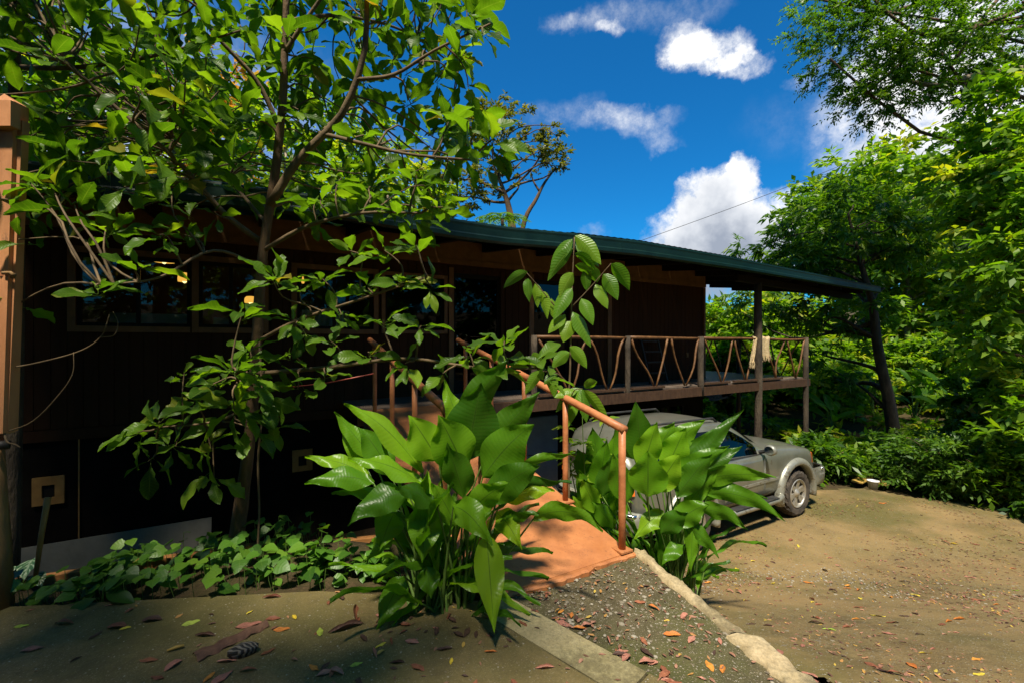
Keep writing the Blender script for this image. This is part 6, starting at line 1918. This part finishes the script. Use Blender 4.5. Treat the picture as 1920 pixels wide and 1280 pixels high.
for (px, py), L, c, lb, k, a in (((1440, 1162), .07, 'yellow', 'yellow leaf on the driveway past the kerb', 4, .1), ((1555, 1180), .09, 'green', 'green leaf with yellow tip on the driveway', 1, -.6), ((1605, 1160), .08, 'orange', 'orange leaf on the driveway behind the green leaf', 3, .1), ((1775, 1195), .06, 'yellow', 'yellow triangular leaf on the driveway', 8, .6), ((1850, 1190), .06, 'yellow', 'yellow leaf at the right of the driveway', 9, .9),
                               ((1735, 1225), .09, 'yellow', 'long ochre leaf at the lower right', 2, .0), ((1655, 943), .16, 'orange', 'orange leaf in front of the white bucket', 4, .1), ((1800, 1160), .12, 'orange', 'rolled tan bark piece on the driveway', 3, .1), ((1905, 1105), .10, 'green', 'lime leaf at the right edge of the driveway', 4, .2), ((1260, 1190), .11, 'orange', 'long orange leaf on the gravel path', 1, .1),
                               ((1225, 1140), .08, 'orange', 'amber leaf standing on the gravel path', 7, -.7), ((1355, 1255), .09, 'orange', 'tan leaf at the foot of the kerb', 9, 1.1), ((1466, 1252), .07, 'yellow', 'yellow leaf against the broken end of the kerb', 0, 1.2)):
    x, y = gdrive(px, py); fallen(x, y, L, c, lb, None, k, a, .15)
# leaves nobody could tell apart, by colour and place
COUNT = 0
cols = ['russet', 'brown', 'brown', 'orange', 'yellow', 'dark', 'russet', 'brown']
while COUNT < 108:      # driveway
    x, y = rl.uniform(1.5, 7.5), rl.uniform(1.7, 6.8)
    if x < KX(y) + .12 or C * x + S * y < 2.9 or abs(x / y) > 1.15 or mound(x, y) > .1: continue
    if -S * x + C * y > 3.9 and C * x + S * y < 9: continue
    if vnoise(x, y, .8, 30) < -.25 and rl.uniform() < .7: continue
    c = cols[int(rl.integers(0, 8))]
    zn = ('on the driveway beside the kerb' if x < KX(y) + .7 else 'on the near right driveway') if y < 2.9 else ('on the driveway between kerb and car' if x < 3.2 else 'on the open middle of the driveway') if y < 4.6 else 'on the far driveway past the front wheel'
    fallen(x, y, rl.uniform(.06, .12), c, 'small %s leaf scattered %s' % ({'dark': 'blackish'}.get(c, c), zn), c + ' leaves ' + zn); COUNT += 1
COUNT = 0
while COUNT < 100:      # path and along the kerb
    y = rl.uniform(1.9, 3.55); k = rl.uniform(0, 1)
    if rl.uniform() < .35: x = float(KX(y)) + rl.uniform(.06, .30)
    elif rl.uniform() < .5: x = float(STX(np.array(y))) + abs(rl.normal(0, .10)) + .02
    else: x = float(STX(np.array(y))) + (float(KX(y)) - float(STX(np.array(y)))) * k
    if C * x + S * y > 2.6 and -S * x + C * y > 2.5: continue
    if -S * x + C * y > 2.55: continue
    zn = 'in the gutter outside the kerb' if x > KX(y) else ('on the path near the ramp foot' if y > 2.75 else ('on the path along the pale strip' if x < STX(np.array(y)) + .3 else 'on the path near the kerb'))
    c = ['russet', 'brown', 'russet', 'dark', 'russet', 'brown', 'orange'][int(rl.integers(0, 7))]
    fallen(x, y, rl.uniform(.05, .10), c, '%s leaf in the litter %s' % ({'dark': 'blackish'}.get(c, c), zn), c + ' leaves ' + zn); COUNT += 1
COUNT = 0
while COUNT < 46:      # slab
    x, y = rl.uniform(-3.2, .4), rl.uniform(1.95, 3.0)
    if y > np.interp(x, SLX, SLY) - .03 or x > STX(np.array(y)) - .02 or abs(x / y) > 1.15: continue
    if rl.uniform() < .5: x, y = -.45 + rl.normal(0, .3), 2.62 + rl.normal(0, .12)
    if y > np.interp(x, SLX, SLY) - .03: continue
    zn = 'on the slab below the big ginger' if x > -1.1 else ('on the slab below the heart leaves' if x > -2.2 else 'on the slab near the gate post')
    c = ['brown', 'dark', 'brown', 'russet'][int(rl.integers(0, 4))]
    fallen(x, y, rl.uniform(.04, .095), c, '%s leaf scrap lying %s' % ({'dark': 'blackish'}.get(c, c), zn), c + ' scraps ' + zn); COUNT += 1
# fine litter and pebbles: nobody could count these
ms, vi, tn = [], [], []
MT['litter'] = leafmat('fine_litter', [(0, (.06, .03, .02)), (.4, (.20, .09, .05)), (.75, (.34, .17, .11)), (.92, (.40, .20, .05)), (1, (.5, .38, .06))], .1, .7, tint=(1, 1, 1))
while len(ms) < 4600:
    x, y = rl.uniform(-3, 8), rl.uniform(1.6, 8.6)
    if abs(x / y) > 1.18: continue
    dd, uu = -S * x + C * y, C * x + S * y
    inner = (x < KX(y)) and (y < np.interp(x, SLX, SLY))
    if not inner and (uu < 2.8 or dd > 5.6): continue
    if x < STX(np.array(y)) and rl.uniform() < .75: continue
    if vnoise(x, y, 1.1, 33) < .05 and rl.uniform() < .8: continue
    a = rl.uniform(0, 6.28)
    ms.append(frame_mtx((x, y, gz(x, y) + .004), (math.cos(a), math.sin(a), 0), unit(np.array([0, .25 if not inner else 0, 1.]) + .12 * rl.standard_normal(3)), rl.uniform(.016, .05))); vi.append(int(rl.integers(0, 10))); tn.append(rl.uniform())
lt = many('leaf_litter', DV, ms, vi, tn, MT['litter'], None)
tag(lt, 'fine crumbled leaf litter strewn over path and driveway', 'litter')
# pebbles
ico = np.array([(0, 0, 1), (.89, 0, .45), (.28, .85, .45), (-.72, .53, .45), (-.72, -.53, .45), (.28, -.85, .45), (.72, .53, -.45), (-.28, .85, -.45), (-.89, 0, -.45), (-.28, -.85, -.45), (.72, -.53, -.45), (0, 0, -1)])
icf = np.array([(0, 1, 2), (0, 2, 3), (0, 3, 4), (0, 4, 5), (0, 5, 1), (1, 6, 2), (2, 7, 3), (3, 8, 4), (4, 9, 5), (5, 10, 1), (2, 6, 7), (3, 7, 8), (4, 8, 9), (5, 9, 10), (1, 10, 6)])
pk = []
MT['pebble'] = leafmat('pebbles', [(0, (.09, .07, .045)), (.5, (.20, .17, .12)), (1, (.30, .27, .21))], 0, .8, tint=(1, 1, 1))
while len(pk) < 3000:
    x, y = rl.uniform(-.3, 6), rl.uniform(1.6, 6.2)
    if abs(x / y) > 1.18: continue
    uu, dd = C * x + S * y, -S * x + C * y
    onpath = (x > STX(np.array(y)) + .01) and (x < KX(y) - .08) and dd < 2.6
    ondrive = x > KX(y) + .08 and uu > 2.8 and dd < 4.0 and mound(x, y) < .03
    if not (onpath or ondrive): continue
    if vnoise(x, y, 1.4, 44) < (-.3 if onpath else .0) and rl.uniform() < .8: continue
    s = rl.uniform(.004, .012) * (1 if rl.uniform() < .93 else 1.8)
    pk.append((x, y, gz(x, y) - .2 * s, s))
pk = np.array(pk)
PV = (ico[icf][None] * (1 + .25 * rl.standard_normal((len(pk), 1, 1, 3)) * 0 + .0)) * pk[:, 3][:, None, None, None] * np.array([1.25, 1.0, .6])
ang_ = rl.uniform(0, 6.28, len(pk)); ca_, sa_ = np.cos(ang_)[:, None, None], np.sin(ang_)[:, None, None]
PV = np.stack([PV[..., 0] * ca_ - PV[..., 1] * sa_, PV[..., 0] * sa_ + PV[..., 1] * ca_, PV[..., 2]], -1) + pk[:, None, None, :3]
o = quads('pebbles', PV.reshape(-1, 3, 3), np.repeat(rl.uniform(0, 1, len(pk)), len(icf)), MT['pebble'])
tag(o, 'loose pale pebbles on the path and driveway', 'gravel')

# strip of bark and striped seed pod on the slab, pale sliver of wood
a, b = np.array([*g0(365, 1235), 0]), np.array([*g0(500, 1172), 0])
t_ = unit(b - a); n_ = np.array([-t_[1], t_[0], 0]); V = []
for i in range(16):
    k = i / 15; c = a + (b - a) * k
    for j in range(5):
        q = (j - 2) / 2; wv = .045 * (1 - .35 * k) * (1 + .2 * math.sin(i * 2.1 + j))
        V.append(c + n_ * q * wv + np.array([0, 0, .006 + .028 * (1 - q * q) + .006 * math.sin(i * 1.3)]))
V = np.array(V); top_n = len(V)
Q = [(i * 5 + j, (i + 1) * 5 + j, (i + 1) * 5 + j + 1, i * 5 + j + 1) for i in range(15) for j in range(4)]
tag(mk('bark_strip', V, [tuple(reversed(q)) for q in Q], pm('bark_strip', (.07, .03, .018), (.15, .075, .045), 14, .8, .6), smooth=True), 'long curved strip of dark bark lying on the slab', 'bark')
m, t, out = newmat('striped_pod')
oc = t.n('ShaderNodeTexCoord').outputs['Object']
wv_ = t.n('ShaderNodeTexWave', bands_direction='Y'); t.put(wv_.inputs['Vector'], oc); wv_.inputs['Scale'].default_value = 22; wv_.inputs['Distortion'].default_value = 3
principled(t, out, t.ramp(wv_.outputs['Fac'], [(.35, (.02, .016, .014)), (.6, (.22, .18, .14))]), .6, 0, t.bump(wv_.outputs['Fac'], .8, .01))
c = np.array([*g0(456, 1228), 0.032]); V = []
for i in range(13):
    k = i / 12; L = .15
    rad_ = .034 * math.sin(math.pi * (k * .9 + .05)) ** .6
    for j in range(14):
        aa = j / 14 * 6.283
        rr_ = rad_ * (1 + .16 * math.sin(aa * 5))
        V.append(c + np.array([(k - .5) * L * .85, (k - .5) * L * .45, 0]) + np.array([-.47 * rr_ * math.cos(aa), .88 * rr_ * math.cos(aa), rr_ * math.sin(aa)]))
Q = [(i * 14 + j, (i + 1) * 14 + j, (i + 1) * 14 + (j + 1) % 14, i * 14 + (j + 1) % 14) for i in range(12) for j in range(14)] + [tuple(range(14)), tuple(12 * 14 + j for j in range(13, -1, -1))]
tag(mk('seed_pod', V, Q, m, smooth=True), 'black and grey striped dry pod lying on the slab', 'pod')
a, b = np.array([*g0(313, 1223), .012]), np.array([*g0(345, 1214), .014])
tag(mk('wood_sliver', *tube([a, (a + b) / 2 + (0, 0, .004), b], [.006, .009, .007], 6), MT['plank'], smooth=True), 'pale sliver of wood on the mossy slab', 'stick')
